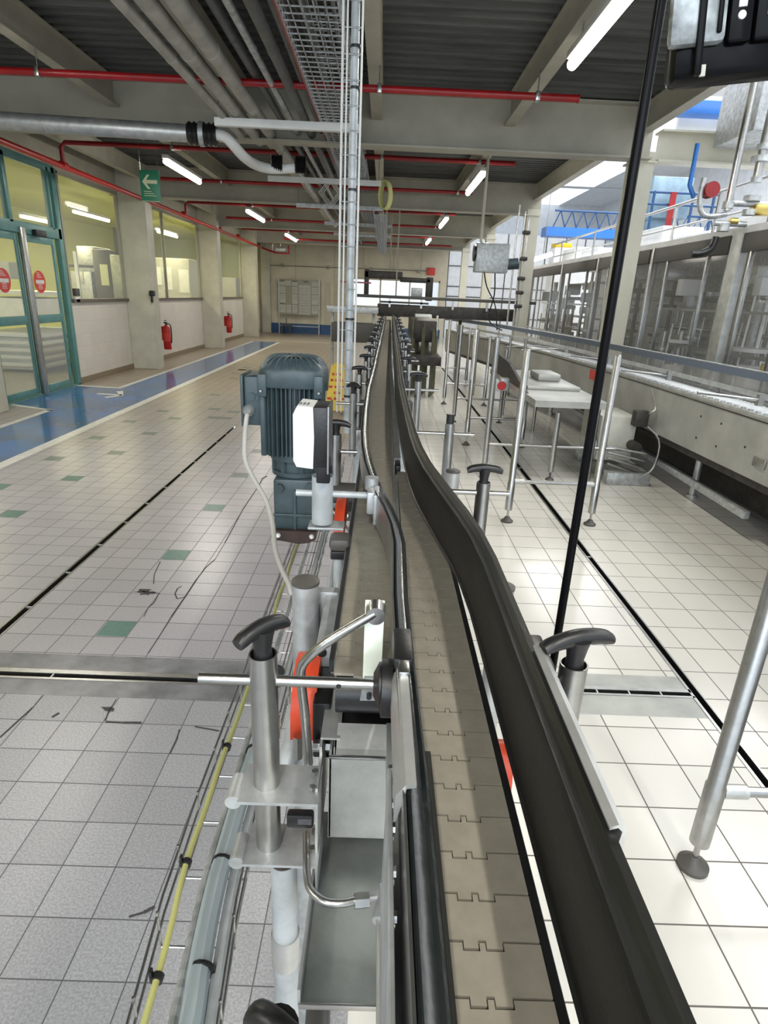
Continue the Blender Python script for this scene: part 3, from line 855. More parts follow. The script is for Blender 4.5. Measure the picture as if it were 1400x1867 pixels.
# white shelving behind the door
r = thing('shelf_rack', (-6.6, 11, 0), 'white slatted rack standing behind the teal glass doors', 'rack')
g = B()
for z in (.12, .25, .38, .51, .64): g.box((-7.4, 11.2, z), (-6.2, 13.2, z+.06))
link('slats', g.bm, 'lilac', r)
g = B(); g.box((-7.35, 11.3, .05), (-6.35, 13.1, .62)); g.box((-7.3, 11.3, .95), (-6.3, 13.1, 1.30)); g.box((-7.3, 11.25, 1.36), (-6.3, 13.1, 1.42))
for y in (11.22, 13.15): g.box((-6.35, y-.03, 0), (-6.29, y+.03, 2.2))
link('rack_body', g.bm, 'white_hi', r)
g = B(); g.box((-6.9, 11.1, 1.62), (-6.5, 11.5, 1.9), .01); link('carton', g.bm, 'paper', r)
# machines in the room behind the windows
r = thing('oven_cabinet', (-7.0, 15, 0), 'grey steel cabinet with a control face behind the first window', 'machine')
g = B(); g.box((-6.8881, 14.0, 0), (-6.4329, 15.0, 1.8362), .02); g.box((-6.8401+.1, 14.1, 1.8362), (-6.3610, 15, 2.3541), .02); link('body', g.bm, 'galv', r)
g = B(); g.box((-6.7084, 13.98, 1.6002), (-6.6006, 14.0, 1.8362), .005); link('control_panel', g.bm, 'paper', r)
g = B(); g.box((-6.8881, 13.98, 1.9143), (-6.3610, 13.995, 1.9698)); link('seam', g.bm, 'dark', r)
r = thing('dark_machine', (-6.2, 14, 0), 'dark upright machine with a yellowish window beside the grey cabinet', 'machine')
g = B(); g.box((-6.2702, 13.8, 0), (-5.9160, 14.6, 2.2857), .02); link('body', g.bm, 'header', r)
g = B(); g.box((-6.1285, 13.78, 1.5734), (-5.9632, 13.79, 1.9931)); link('lit_window', g.bm, 'signcream', r)
r = thing('steel_hood', (-5.7, 13.2, 0), 'pale brushed steel box just inside the first window by the column', 'machine')
g = B(); g.box((-5.7331, 13.4, .9), (-5.3, 14.2, 2.1762), .02); link('body', g.bm, 'steel_dull', r)
g = B(); g.box((-5.7101, 13.6, 0), (-5.4, 14.1, .9)); link('stand', g.bm, 'galv', r)
g = B(); g.box((-5.5742, 13.3, 2.1721), (-5.26, 13.35, 2.6856), .01); tag(link('grey_notice', g.bm, 'header'), 'dark grey upright board above the pale steel box in the first window', 'board')
r = thing('room_machine', (-7, 20, 0), 'white machine with blue lit panels low in the second window', 'machine')
g = B(); g.box((-6.8614, 19, 0), (-5.8053, 20.6, 2.3873), .03); link('body', g.bm, 'paper', r)
g = B(); g.box((-6.8126, 18.98, 1.6309), (-6.6501, 19.0, 2.1326)); g.box((-6.5851, 18.98, 1.5078), (-6.3414, 19.0, 2.1326)); g.box((-6.1302, 18.98, 1.4461), (-5.8378, 19.0, 2.0874)); link('door_panel', g.bm, 'white_hi', r)
r = thing('window_cabinet', (-6, 23.6, 0), 'pale upright cabinet behind the third window', 'cabinet')
g = B(); g.box((-6.3, 23.5, 0), (-5.5, 24.6, 2.0), .02); link('body', g.bm, 'paper', r)
for k, (xa, ya, yb, zz) in enumerate(((-7.0, 12.6, 13.9, 2.75), (-6.6, 13.9, 15.6, 3.0), (-6.6, 16.2, 17.6, 3.0), (-6.3, 18.0, 19.6, 3.0), (-7.2, 8.5, 10.5, 3.0), (-6.0, 21, 22.5, 3.0))):
    r = thing('room_lamp', (xa, ya, zz), ['lit tube low in the first window beside the doors', 'lit tube high in the first window', 'lit tube in the left half of the second window', 'lit tube in the right half of the second window', 'lit tube behind the transom of the teal doors', 'lit tube behind the third window'][k], 'light', 'lit tubes in the yellow room')
    g = B(); g.cyl((xa, ya, zz), (xa, yb, zz), .028, n=10); link('lit_tube', g.bm, 'tube_room', r)
    g = B(); g.box((xa-.05, ya, zz+.03), (xa+.05, yb, zz+.08)); link('housing', g.bm, 'white', r)
    d = bpy.data.lights.new('tube_glow', 'AREA'); d.shape = 'RECTANGLE'; d.size = .1; d.size_y = yb-ya; d.energy = 26; d.color = (1, .93, .55)
    o = bpy.data.objects.new('tube_glow', d); COL.objects.link(o); o.parent = r; o.location = (0, (yb-ya)/2, -.06)
# door push button and column switch
r = thing('door_button', (XL+.02, 10.42, 1.38), 'small dark button box with white plate beside the teal door', 'switch')
g = B(); g.box((XL+.0, 10.36, 1.40), (XL+.06, 10.50, 1.52), .01); link('box', g.bm, 'header', r)
g = B(); g.box((XL+.0, 10.36, 1.30), (XL+.05, 10.50, 1.39), .01); link('white_plate', g.bm, 'white', r)
g = B(); g.box((-4.62, 12.42, 1.42), (-4.52, 12.5, 1.52), .01); g.box((-4.60, 12.44, 1.3), (-4.57, 12.5, 1.42))
tag(link('wall_switch', g.bm, 'black'), 'small black switch on the column right of the teal doors', 'switch')
# fire extinguishers
def extinguisher(x, y, z0, label):
    r = thing('fire_extinguisher', (x, y, z0), label, 'fire extinguisher', 'red extinguishers along the left wall')
    g = B(); g.rings([((x, y, z0), (0, 0, 1), .075), ((x, y, z0+.02), (0, 0, 1), .085), ((x, y, z0+.44), (0, 0, 1), .085), ((x, y, z0+.50), (0, 0, 1), .06), ((x, y, z0+.53), (0, 0, 1), .03)], 20)
    link('cylinder', g.bm, 'redbright', r)
    g = B(); g.cyl((x, y, z0+.53), (x, y, z0+.59), .022); g.box((x-.02, y-.10, z0+.57), (x+.02, y+.03, z0+.60), .006); g.box((x-.015, y-.09, z0+.62), (x+.015, y+.02, z0+.635), .004); link('valve_head', g.bm, 'black', r)
    g = B(); g.tube([(x+.02, y, z0+.56), (x+.09, y+.02, z0+.52), (x+.10, y+.02, z0+.3), (x+.095, y, z0+.14)], .012, 8, 4); link('hose', g.bm, 'black', r)
    g = B(); g.rings([((x, y, z0+.18), (0, 0, 1), .0862), ((x, y, z0+.36), (0, 0, 1), .0862)], 20, False, False); link('label_band', g.bm, 'redlabel', r)
    g = B(); g.box((XL, y-.05, z0+.2), (x-.07, y+.05, z0+.5)); link('wall_bracket', g.bm, 'redbright', r)
extinguisher(-4.90, 14.05, .26, 'red fire extinguisher on the tiled wall right of the column with the switch')
extinguisher(-4.90, 19.75, .30, 'red fire extinguisher farther away, under the third window')
extg = B(); extg.box((XL+.001, 14.5, .62), (XL+.03, 14.62, .75)); tag(link('wall_socket', extg.bm, 'dark'), 'small dark socket beside the nearer extinguisher', 'socket')

# noticeboard on posts before the far wall
r = thing('noticeboard', (-3.4, YF-.25, 0), 'grey noticeboard on two posts covered with pinned papers at the far wall', 'noticeboard')
g = B(); g.box((-4.25, YF-.28, .72), (-2.62, YF-.24, 2.06), .004); link('board', g.bm, 'board', r)
g = B()
for x in (-4.24, -2.63): g.box((x-.02, YF-.3, 0), (x+.02, YF-.24, 2.1))
g.box((-4.24, YF-.29, .28), (-2.63, YF-.25, .31)); link('post', g.bm, 'galv', r)
rnd = random.Random(3)
xs = [(-4.20, -3.98), (-3.95, -3.76), (-3.70, -3.50)]
for (xa, xb) in ((-4.20, -3.98), (-3.95, -3.76), (-3.70, -3.50), (-2.92, -2.68)):
    for (za, zb) in ((.80, 1.10), (1.15, 1.5), (1.55, 1.78), (1.82, 2.0)):
        if rnd.random() < .12: continue
        g = B(); g.box((xa, YF-.286, za), (xb, YF-.281, zb)); 
        for q in range(3): 
            g.mi = 1; g.box((xa+.02, YF-.289, zb-.05-.06*q), (xb-.03, YF-.286, zb-.04-.06*q))
        link('notice_sheet', g.bm, ['paper', 'inkgrey'], r)
g = B(); g.box((-3.44, YF-.286, .76), (-2.98, YF-.281, 1.86)); g.mi = 1
for k in range(6): g.box((-3.42+.075*k, YF-.289, .8), (-3.415+.075*k, YF-.286, 1.8))
for k in range(9): g.box((-3.43, YF-.289, .85+.11*k), (-3.0, YF-.286, .857+.11*k))
link('chart_sheet', g.bm, ['paper', 'inkgrey'], r)
g = B()
for (xa, xb) in ((-4.2, -4.0), (-3.70, -3.5), (-3.25, -3.05)): g.box((xa, YF-.289, 1.97), (xb, YF-.284, 2.02))
g.box((-4.2, YF-.289, 1.13), (-4.0, YF-.284, 1.17)); link('header_strip', g.bm, 'inkgrey', r)
g = B(); g.box((-4.98, YF-1.4, 1.45), (-4.88, YF-1.25, 2.35)); tag(link('wall_unit', g.bm, 'dark'), 'tall narrow dark unit on the left wall near the noticeboard', 'box')
r = thing('wall_conduit', (-4.6, YF-.03, 2.55), 'thin grey conduit with junction boxes along the far wall', 'conduit')
g = B(); g.tube([(-4.6, YF-.05, 1.9), (-4.6, YF-.05, 2.55), (1.95, YF-.05, 2.6)], .014, 6); link('conduit', g.bm, 'inkgrey', r)
for x in (-4.1, -2.3, -.6, 1.3):
    g = B(); g.box((x-.05, YF-.08, 2.5), (x+.05, YF, 2.63), .01); link('junction_box', g.bm, 'board', r)
g = B(); g.box((1.62, YF-.1, 2.45), (1.95, YF, 2.72), .02); tag(link('wall_box', g.bm, 'redlabel'), 'small faded red box on the far wall above the windows', 'box')
# low hand pallet under the board
g = B(); g.box((-4.1, YF-.7, .30), (-3.7, YF-.35, .36)); g.box((-4.08, YF-.68, 0), (-4.04, YF-.40, .30)); g.box((-3.76, YF-.68, 0), (-3.72, YF-.40, .30)); g.box((-3.95, YF-.4, .36), (-3.92, YF-.37, .6)); tag(link('small_trolley', g.bm, 'header'), 'small dark trolley below the noticeboard', 'trolley')

# yellow wet floor sign
r = thing('wet_floor_sign', (-.58, 8.7, 0), 'yellow folding floor sign with red print beyond the motor', 'sign')
yy = 8.6
for s_, nm in ((-1, 'front_panel'), (1, 'rear_panel')):
    g = B()
    A = [(-.80, 0), (-.76, 0), (-.74, .06), (-.50, .06), (-.48, 0), (-.44, 0), (-.52, .66), (-.57, .70), (-.67, .70), (-.72, .66)]
    vs = [g.bm.verts.new((x, yy + s_*.16*(1 - z/.72), z)) for x, z in A]; vt = [g.bm.verts.new((x, yy + s_*.16*(1-z/.72) + s_*.01, z)) for x, z in A]
    g.bm.faces.new(vs); g.bm.faces.new(vt[::-1])
    for k in range(len(A)): g.bm.faces.new((vs[k], vs[(k+1) % len(A)], vt[(k+1) % len(A)], vt[k]))
    link(nm, g.bm, 'yellow', r, False)
g = B()
for z, wd in ((.55, .08), (.47, .10), (.38, .12), (.30, .05), (.22, .14)):
    for q in range(3): 
        yq = yy - .16*(1-z/.72) - .013
        g.box((-.62-wd+.08*q*wd*10/1.2, yq, z-.02), (-.62-wd+.05*wd*10/1.2+.08*q*wd*10/1.2, yq+.002, z+.02))
link('red_print', g.bm, 'redlabel', r, False)

# ================================================================== MAIN CONVEYOR
ZB = 1.18
def dr(y): return 0.0085*max(0.0, y-2.0)
SL = 0.0381
def slat_bm(xa, xb, y0, y1, drift=False):
    """flat-top chain slats with two hinge tabs each, chamfer-free plates 4 mm thick"""
    g = B()
    y = y0; gap = .0022
    while y < y1:
        o = dr(y) if drift else 0
        W = xb - xa; t = .006
        fx = [0, .025/.0825*W, .036/.0825*W, .042/.0825*W, .054/.0825*W, W]
        f = [(fx[0], y+gap), (fx[1], y+gap), (fx[1], y+gap-t), (fx[2], y+gap-t), (fx[2], y+gap), (fx[3], y+gap), (fx[3], y+gap-t), (fx[4], y+gap-t), (fx[4], y+gap), (fx[5], y+gap)]
        yb = y + SL
        k = [(fx[5], yb), (fx[4]+.0008, yb), (fx[4]+.0008, yb-t), (fx[3]-.0008, yb-t), (fx[3]-.0008, yb), (fx[2]+.0008, yb), (fx[2]+.0008, yb-t), (fx[1]-.0008, yb-t), (fx[1]-.0008, yb), (fx[0], yb)]
        poly = [(xa+p[0]+o, p[1]) for p in f + k]
        vt = [g.bm.verts.new((p[0], p[1], ZB)) for p in poly]
        vb = [g.bm.verts.new((p[0], p[1], ZB-.004)) for p in poly]
        g.bm.faces.new(vt)
        n = len(poly)
        for i in range(n): g.bm.faces.new((vt[i], vt[(i+1) % n], vb[(i+1) % n], vb[i]))
        y += SL
    return g.bm
# worn, lighter running track down the middle of the chains
def chain_mat(name, xc, hw):
    m = M_['chain'].copy(); m.name = name; nt = m.node_tree; N = nt.nodes; K = nt.links
    b_ = N['Principled BSDF']; old = b_.inputs['Base Color'].links[0].from_socket
    tc = N.new('ShaderNodeTexCoord'); s = N.new('ShaderNodeSeparateXYZ'); K.new(tc.outputs['Object'], s.inputs[0])
    nz = N.new('ShaderNodeTexNoise'); nz.inputs['Scale'].default_value = 14; K.new(tc.outputs['Object'], nz.inputs['Vector'])
    a = N.new('ShaderNodeMath'); a.operation = 'MULTIPLY_ADD'; K.new(nz.outputs['Fac'], a.inputs[0]); a.inputs[1].default_value = .012; K.new(s.outputs[0], a.inputs[2])
    c = N.new('ShaderNodeMath'); c.operation = 'SUBTRACT'; K.new(a.outputs[0], c.inputs[0]); c.inputs[1].default_value = xc + .006
    d = N.new('ShaderNodeMath'); d.operation = 'ABSOLUTE'; K.new(c.outputs[0], d.inputs[0])
    r = N.new('ShaderNodeMapRange'); r.inputs['From Min'].default_value = hw*.4; r.inputs['From Max'].default_value = hw; r.inputs['To Min'].default_value = 1; r.inputs['To Max'].default_value = 0
    K.new(d.outputs[0], r.inputs['Value'])
    mx = N.new('ShaderNodeMixRGB'); K.new(r.outputs[0], mx.inputs[0]); K.new(old, mx.inputs[1]); mx.inputs[2].default_value = (.42, .405, .345, 1)
    K.new(mx.outputs[0], b_.inputs['Base Color'])
    return m
for _m in ('galv',): pass
cvA = thing('chain_conveyor', (0, .62, ZB), 'long narrow slat chain conveyor running from beside the motor to the far cross conveyor', 'conveyor')
link('slat_chain', slat_bm(-.0455, .037, .635, 12.3, True), M_['chain'], cvA, False)
def side_path(x, y0, y1, step=.5):
    P = []; y = y0
    while y < y1: P.append((x+dr(y), y)); y += step
    P.append((x+dr(y1), y1)); return P
g = B(); g.sweep([(-.004, .99), (.004, .99), (.004, 1.175), (-.004, 1.175)], side_path(-.052, .72, 12.3)); link('side_plate', g.bm, 'steel_dull', cvA, False)
g = B(); g.sweep([(-.004, .99), (.004, .99), (.004, 1.172), (-.004, 1.172)], side_path(.0425, .72, 12.3)); link('side_plate', g.bm, 'steel_dull', cvA, False)
g = B(); g.sweep([(-.0035, 1.165), (.0025, 1.165), (.0025, 1.183), (-.0035, 1.183)], side_path(-.050, .66, 12.3)); link('wear_strip', g.bm, 'black', cvA, False)
g = B(); g.sweep([(-.038, 1.160), (.036, 1.160), (.036, 1.172), (-.038, 1.172)], side_path(-.004, .7, 12.3)); link('slide_bed', g.bm, 'black', cvA, False)
g = B(); g.sweep([(-.009, 1.174), (.009, 1.174), (.009, 1.192), (-.009, 1.192)], [(.0545, 1.66), (.0545, 4.4)]); link('transfer_strip', g.bm, 'steel_dull', cvA, False)
g = B(); g.box((.047, 1.585, 1.16), (.062, 1.655, 1.190), .003); link('strip_end_block', g.bm, 'black', cvA)
cvB = thing('chain_conveyor', (.09, .2, ZB), 'near slat chain conveyor leading to the bottom of the picture between the black rails', 'conveyor')
link('slat_chain', slat_bm(.0525, .135, -.35+.0099, 1.55), chain_mat('chain_worn_track', .092, .017), cvB, False)
g = B(); g.box((.136, -.35, 1.165), (.1435, 1.55, 1.178), .001); link('wear_strip', g.bm, 'black', cvB, False)
g = B(); g.box((.1375, -.35, 1.10), (.1435, 1.55, 1.165)); link('side_plate', g.bm, 'black', cvB, False)
g = B(); g.box((.046, -.35, .99), (.0515, 1.55, 1.176)); link('side_plate', g.bm, 'steel_dull', cvB, False)
g = B(); g.box((.053, -.35, 1.150), (.134, 1.55, 1.172)); link('slide_bed', g.bm, 'black', cvB, False)
g = B(); g.box((.0235, -.35, 1.09), (.046, .62, 1.12)); link('frame_channel', g.bm, 'steel_dull', cvB, False)

# ---- guide rails
pathR = [(.145, -.35), (.145, .2), (.145, .62), (.1445, .78), (.140, .88), (.130, .97), (.117, 1.06), (.102, 1.17), (.088, 1.28), (.077, 1.42), (.070, 1.6), (.067, 1.8), (.0645, 2.1), (.062, 2.6)]
pathR += [(.058+dr(y), y) for y in (3.2, 4, 5, 6, 7, 8, 9, 10, 11, 12.2)]
pathL = [(.040, -.35), (.040, .2), (.039, .4), (.036, .55), (.034, .7), (.0355, .80), (.0365, .88), (.031, .96), (.020, 1.04), (.006, 1.12), (-.010, 1.22), (-.026, 1.36), (-.038, 1.52), (-.046, 1.7), (-.051, 2.0), (-.054, 2.5)]
pathL += [(-.055+dr(y), y) for y in (3.2, 4, 5, 6, 7, 8, 9, 10, 11, 12.2)]
r = thing('guide_rail', (.145, .2, 1.19), 'broad black guide rail right of the slat chain, bending left', 'guide rail')
secR = [(.000, 1.190), (.003, 1.192), (.006, 1.225), (.009, 1.262), (.012, 1.272), (.017, 1.276), (.0185, 1.2765), (.0235, 1.284), (.030, 1.285), (.032, 1.281), (.031, 1.255), (.026, 1.225), (.022, 1.196), (.018, 1.188), (.006, 1.186)]
g = B(); g.sweep(secR, pathR); link('black_profile', g.bm, 'rubber', r, True, 28)
g = B(); g.sweep([(.0335, 1.262), (.0375, 1.262), (.039, 1.28), (.0375, 1.2885), (.032, 1.2915), (.026, 1.2885), (.0262, 1.2862), (.032, 1.2885), (.0355, 1.285)], [(x, y) for x, y in [(.145, .315), (.145, .40), (.145, .50), (.145, .545)]]); link('joint_sleeve', g.bm, 'steel_dull', r)
g = B(); g.sweep([(.032, 1.21), (.036, 1.21), (.036, 1.272), (.032, 1.272)], pathR[9:]); link('steel_backing', g.bm, 'steel_dull', r, False)
M_['traysheet'] = mat('weathered_tray_sheet', (0.24, 0.26, 0.25), 0.4, 0.45, 0.25, 14)
M_['slick'] = mat('shiny_black_profile', (0.014, 0.018, 0.019), 0.22, 0, 0.0, 30, 0.05, 60, col2=(0.022, 0.026, 0.027))
r = thing('guide_rail', (.04, .2, 1.19), 'black and steel guide rail left of the near slat chain, curving left', 'guide rail')
secL = [(.013, 1.186), (.013, 1.235), (.012, 1.258), (.0095, 1.262), (.006, 1.258), (.002, 1.259), (-.003, 1.262), (-.006, 1.258), (-.007, 1.235), (-.006, 1.190), (.004, 1.184)]
g = B(); g.sweep(secL, pathL); link('black_profile', g.bm, 'slick', r, True, 25)
g = B(); g.sweep([(-.0095, 1.20), (-.0072, 1.20), (-.0072, 1.262), (-.0095, 1.262)], pathL[:]); link('steel_backing', g.bm, 'steel', r, False)
g = B(); g.sweep([(-.011, 1.228), (-.004, 1.262), (.0035, 1.2635), (.0035, 1.2665), (-.005, 1.266), (-.0125, 1.255), (-.013, 1.228)], [(.037, .37), (.0365, .45), (.0355, .53)]); link('joint_sleeve', g.bm, 'steel_dull', r)
g = B()
for yy in (.30, .335, .375, .40, .44): 
    g.cyl((.026, yy, 1.215), (.0205, yy, 1.215), .0045, n=6)
    g.cyl((.026, yy+.012, 1.19), (.022, yy+.012, 1.19), .0035, n=10)
link('bolt', g.bm, 'steel', r)
g = B(); g.box((.0195, .12, 1.06), (.0235, .43, 1.225), .001); link('mounting_plate', g.bm, 'galv', r, False)
g = B(); g.sweep([(.008, 1.18), (.0165, 1.18), (.0165, 1.238), (.008, 1.238)], [(.042, -.35), (.042, .44)]); link('inner_profile', g.bm, 'rubber', r, False)
g = B(); g.box((.024, .535, 1.245), (.046, .60, 1.272), .004); link('joint_block', g.bm, 'black', r)
g = B(); g.box((.029, .512, 1.262), (.041, .535, 1.272), .002); link('joint_block_pin', g.bm, 'steel', r)

# ---- T-handles and clamp posts
def t_handle(c, ang, L=.080, parent=None, hh=.032, sc=1.0):
    """drooping T bar with oval section on a flared neck; c = foot of the neck"""
    c = Vector(c); dx, dy = math.cos(ang), math.sin(ang)
    g = B()
    g.rings([(c, (0, 0, 1), .0105*sc), (c+Vector((0, 0, hh*.35)), (0, 0, 1), .0092*sc), (c+Vector((0, 0, hh*.8)), (0, 0, 1), .0115*sc), (c+Vector((0, 0, hh*1.1)), (0, 0, 1), .014*sc)], 16)
    R_ = []
    n = 12
    for k in range(n+1):
        t = -1 + 2*k/n
        rad = .0078*sc if abs(t) < .95 else .0060*sc
        p = c + Vector((dx*L/2*t, dy*L/2*t, hh*1.12 - .0045*sc*t*t*(1 + .6*t*t)))
        R_.append((p, Vector((dx, dy, -.25*t)), (.0088*sc if abs(t) < .95 else .0080*sc, (.0098-.0022*abs(t))*sc if abs(t) < .95 else .0060*sc)))
    g.rings(R_, 12)
    return link('t_handle', g.bm, 'black', parent)
def clamp_post(x, y, ztop, zbot, rad, rod, rx0, rx1, label, ang=0.3, handle=True, L=.08, mt='steel', group=None, rodr=.006, head=None, cap=False, headz=None):
    r = thing('clamp_post', (x, y, zbot), label, 'clamp post', group)
    g = B(); g.pipe((x, y, zbot), (x, y, ztop), rad); link('post_tube', g.bm, mt, r)
    if handle: t_handle((x, y, ztop-.004), ang, L, r)
    if cap:
        g = B(); g.cyl((x, y, ztop-.003), (x, y, ztop+.03), rad*.85, n=16); link('black_cap', g.bm, 'black', r)
    if rod is not None:
        g = B(); g.cyl((rx0, y-.0, rod), (rx1, y, rod), rodr, n=14); link('clamp_rod', g.bm, 'steel', r)
    if head is not None:
        g = B(); g.rings([((head, y, rod), (1, 0, 0), .012), ((head+.006, y, rod), (1, 0, 0), .024), ((head+.018, y, rod), (1, 0, 0), .024), ((head+.024, y, rod), (1, 0, 0), .018)], 24)
        link('clamp_head', g.bm, 'black', r)
    return r
CG = 'clamp posts along the conveyor'
PX, PY = -0.1139, 0.5415
zr = 1.235
pl = clamp_post(PX, PY, 1.2686, .99, .0150, zr, -0.1833, .018, 'large near clamp post with black T-handle and long horizontal rod left of the chain', ang=.88, L=.064, group=None, head=.004)
# black round clamp plate at the rail
g = B(); g.rings([((.010, PY+.0, zr-.004), (1, 0, 0), .018), ((.013, PY, zr-.004), (1, 0, 0), .031), ((.024, PY, zr-.004), (1, 0, 0), .031), ((.028, PY, zr-.004), (1, 0, 0), .024)], 28); link('round_clamp', g.bm, 'black', pl)
g = B(); g.cyl((-.033, PY-.0065, zr), (-.033, PY-.006, zr), .0028, n=12); link('cross_hole', g.bm, 'black', pl)
# bracket plates that hold the post to the frame
zp1, zp2 = 1.0931, 0.9993
g = B(); g.box((PX-.028, PY-.030, zp1-.002), (-.052, PY+.028, zp1+.002)); link('upper_bracket_plate', g.bm, 'galv', pl, False)
g = B(); g.box((PX-.026, PY-.030, zp2-.002), (-.052, PY+.028, zp2+.002)); link('lower_bracket_plate', g.bm, 'galv', pl, False)
g = B(); g.box((PX+.022, PY-.004, zp2+.03), (-.06, PY+.008, zp2+.05), .003); g.cyl((-.078, PY, zp2+.04), (-.062, PY, zp2+.04), .007, n=6); link('black_lock_pin', g.bm, 'black', pl)
g = B()
for zz in (zp1+.005, zp2+.006):
    g.cyl((-.060, PY-.012, zz), (-.060, PY-.012, zz+.005), .004, n=6); g.cyl((-.060, PY+.012, zz), (-.060, PY+.012, zz+.005), .004, n=6)
link('bracket_bolt', g.bm, 'steel', pl)
g = B()
for zz in (zp1-.004, zp2-.002): g.rings([((PX-.034, PY-.026, zz), (0, 1, 0), .009), ((PX-.034, PY+.01, zz), (0, 1, 0), .009)], 16); 
link('tray_clamp', g.bm, 'galv', pl)
# leg below
lx, ly = -0.0980, 0.5495
r = thing('tubular_support', (lx, ly, 0), 'grey tubular support leg with a collar below the near bracket plates', 'leg')
g = B(); g.cyl((lx, ly, .0), (lx, ly, .965), .0165, n=24); link('leg_tube', g.bm, 'greywash', r)
zc = 0.9366
g = B(); g.cyl((lx, ly, .78), (lx, ly, .835), .0188, n=24); link('collar', g.bm, 'steel_dull', r)
g = B(); g.rings([((lx, ly, .965), (0, 0, 1), .0165), ((lx+.004, ly, .975), (0, 0, 1), .022)], 20); link('rusty_rim', g.bm, 'rust', r)
g = B(); g.cyl((lx, ly, 0), (lx, ly, .03), .045, .02, n=20); link('foot', g.bm, 'black', r)

# right near post
clamp_post(.2180, .545, 1.268, 1.02, .0148, 1.245, .178, .225, 'large near clamp post with black T-handle right of the broad black rail', ang=.32, L=.084, group=None, head=None)
g = B(); g.box((.176, .53, 1.225), (.196, .60, 1.270), .004); tag(link('rail_clamp_block', g.bm, 'black'), 'black clamp block on the outside of the broad rail beside the near right T-handle', 'clamp')
# right second and third
clamp_post(.2275, 1.225, 1.262, 1.0, .0150, 1.238, .125, .285, 'second clamp post with T-handle right of the rail', ang=0.02, L=.075, group=None)
clamp_post(.2210, 1.865, 1.258, 1.0, .0150, 1.225, .10, .30, 'clamp post with a plain black cap instead of a T-handle right of the rail', handle=False, cap=True)
clamp_post(.165, 2.72, 1.272, 1.0, .0150, 1.235, .09, .26, 'third T-handle clamp post right of the rail', ang=-.02, L=.08)
# left mid posts
clamp_post(-.118, 1.60, 1.268, 1.03, .0150, 1.220, -.15, -.06, 'T-handle clamp post right behind the white and black switch box', ang=.02, L=.08, mt='steel')
clamp_post(-.104, 2.28, 1.275, 1.03, .0140, 1.235, -.17, -.06, 'T-handle clamp post in front of the vertical cable riser', ang=-.6, L=.06)
base_l = None
words = ['third', 'fourth', 'fifth', 'sixth', 'seventh', 'eighth', 'ninth', 'tenth', 'eleventh', 'twelfth', 'thirteenth', 'fourteenth']
ysL = [2.85, 3.45, 4.05, 4.7, 5.4, 6.2, 7.0, 8.0, 9.0, 10.2, 11.4]
protoL = protoR = None
for k, y in enumerate(ysL):
    lab = 'T-handle clamp post left of the conveyor, %s back from the switch box' % words[k]
    if protoL is None: protoL = clamp_post(-.105, y, 1.275, .95, .0140, 1.235, -.17, -.06, lab, ang=.05, L=.075, group=CG, head=-.075)
    else:
        d = dup(protoL, (-.105+dr(y), y, .95), lab, CG)
ysR = [3.4, 4.0, 4.7, 5.4, 6.2, 7.0, 8.0, 9.0, 10.2, 11.4]
for k, y in enumerate(ysR):
    lab = 'T-handle clamp post right of the conveyor, %s back from the black-capped post' % words[k-1 if k else 0]
    lab = 'T-handle clamp post right of the conveyor, %s T-handle on that side' % words[k+1]
    if protoR is None: protoR = clamp_post(.150, y, 1.275, .95, .0140, 1.235, .09, .22, lab, ang=-.03, L=.075, group=CG, head=.095)
    else: d = dup(protoR, (.150+dr(y), y, .95), lab, CG)
# black roller housings and side frame clutter repeated under the guide rails
proto = None
for k in range(15):
    y = 2.4 + .62*k
    lab = 'grey side bracket under the long chain conveyor, number of its kind along the left side'
    lab = 'steel bracket with black bolt block on the left conveyor side, %s' % (nth(k, 'bracket'))
    if proto is None:
        proto = thing('rail_bracket', (-.06, y, 1.1), lab, 'bracket', 'brackets on the left conveyor side')
        g = B(); g.box((-.085, y-.02, 1.12), (-.056, y+.02, 1.23), .003); link('black_block', g.bm, 'black', proto)
        g = B(); g.box((-.10, y-.03, 1.05), (-.056, y+.03, 1.115), .003); g.cyl((-.10, y, 1.085), (-.115, y, 1.085), .010, n=8); link('steel_clip', g.bm, 'steel', proto)
    else: dup(proto, (-.06+dr(y), y, 1.1), lab)
proto = None
for k in range(15):
    y = 2.35 + .6*k
    lab = 'black roller block on the right conveyor side, %s' % nth(k, 'block')
    if proto is None:
        proto = thing('rail_bracket', (.1, y, 1.1), lab, 'bracket', 'blocks on the right conveyor side')
        g = B(); g.box((.098, y-.022, 1.13), (.125, y+.022, 1.245), .004); link('black_block', g.bm, 'black', proto)
        g = B(); g.box((.100, y+.05, 1.04), (.135, y+.12, 1.12), .003); g.cyl((.125, y, 1.10), (.14, y, 1.10), .010, n=8); link('steel_clip', g.bm, 'steel', proto)
    else: dup(proto, (.1+dr(y), y, 1.1), lab)
# conveyor legs (pairs joined by a cross bar)
proto = None
for k, y in enumerate((2.5, 4.5, 6.5, 8.5, 10.5, 12.0)):
    lab = 'H-shaped tubular stand carrying the long conveyor, %s' % nth(k, 'stand')
    if proto is None:
        proto = thing('conveyor_stand', (0, y, 0), lab, 'stand', 'stands of the long conveyor')
        for sx in (-.09, .09):
            g = B(); g.cyl((sx, y, .03), (sx, y, 1.16), .021, n=16); lg = link('leg', g.bm, 'greywash', proto)
            g = B(); g.cyl((sx, y, 0), (sx, y, .03), .045, .02, n=16); link('foot', g.bm, 'black', lg)
        g = B(); g.box((-.09, y-.012, .40), (.09, y+.012, .43)); g.box((-.09, y-.012, 1.0), (.09, y+.012, 1.04)); link('cross_bar', g.bm, 'greywash', proto, False)
    else: dup(proto, (dr(y), y, 0), lab)

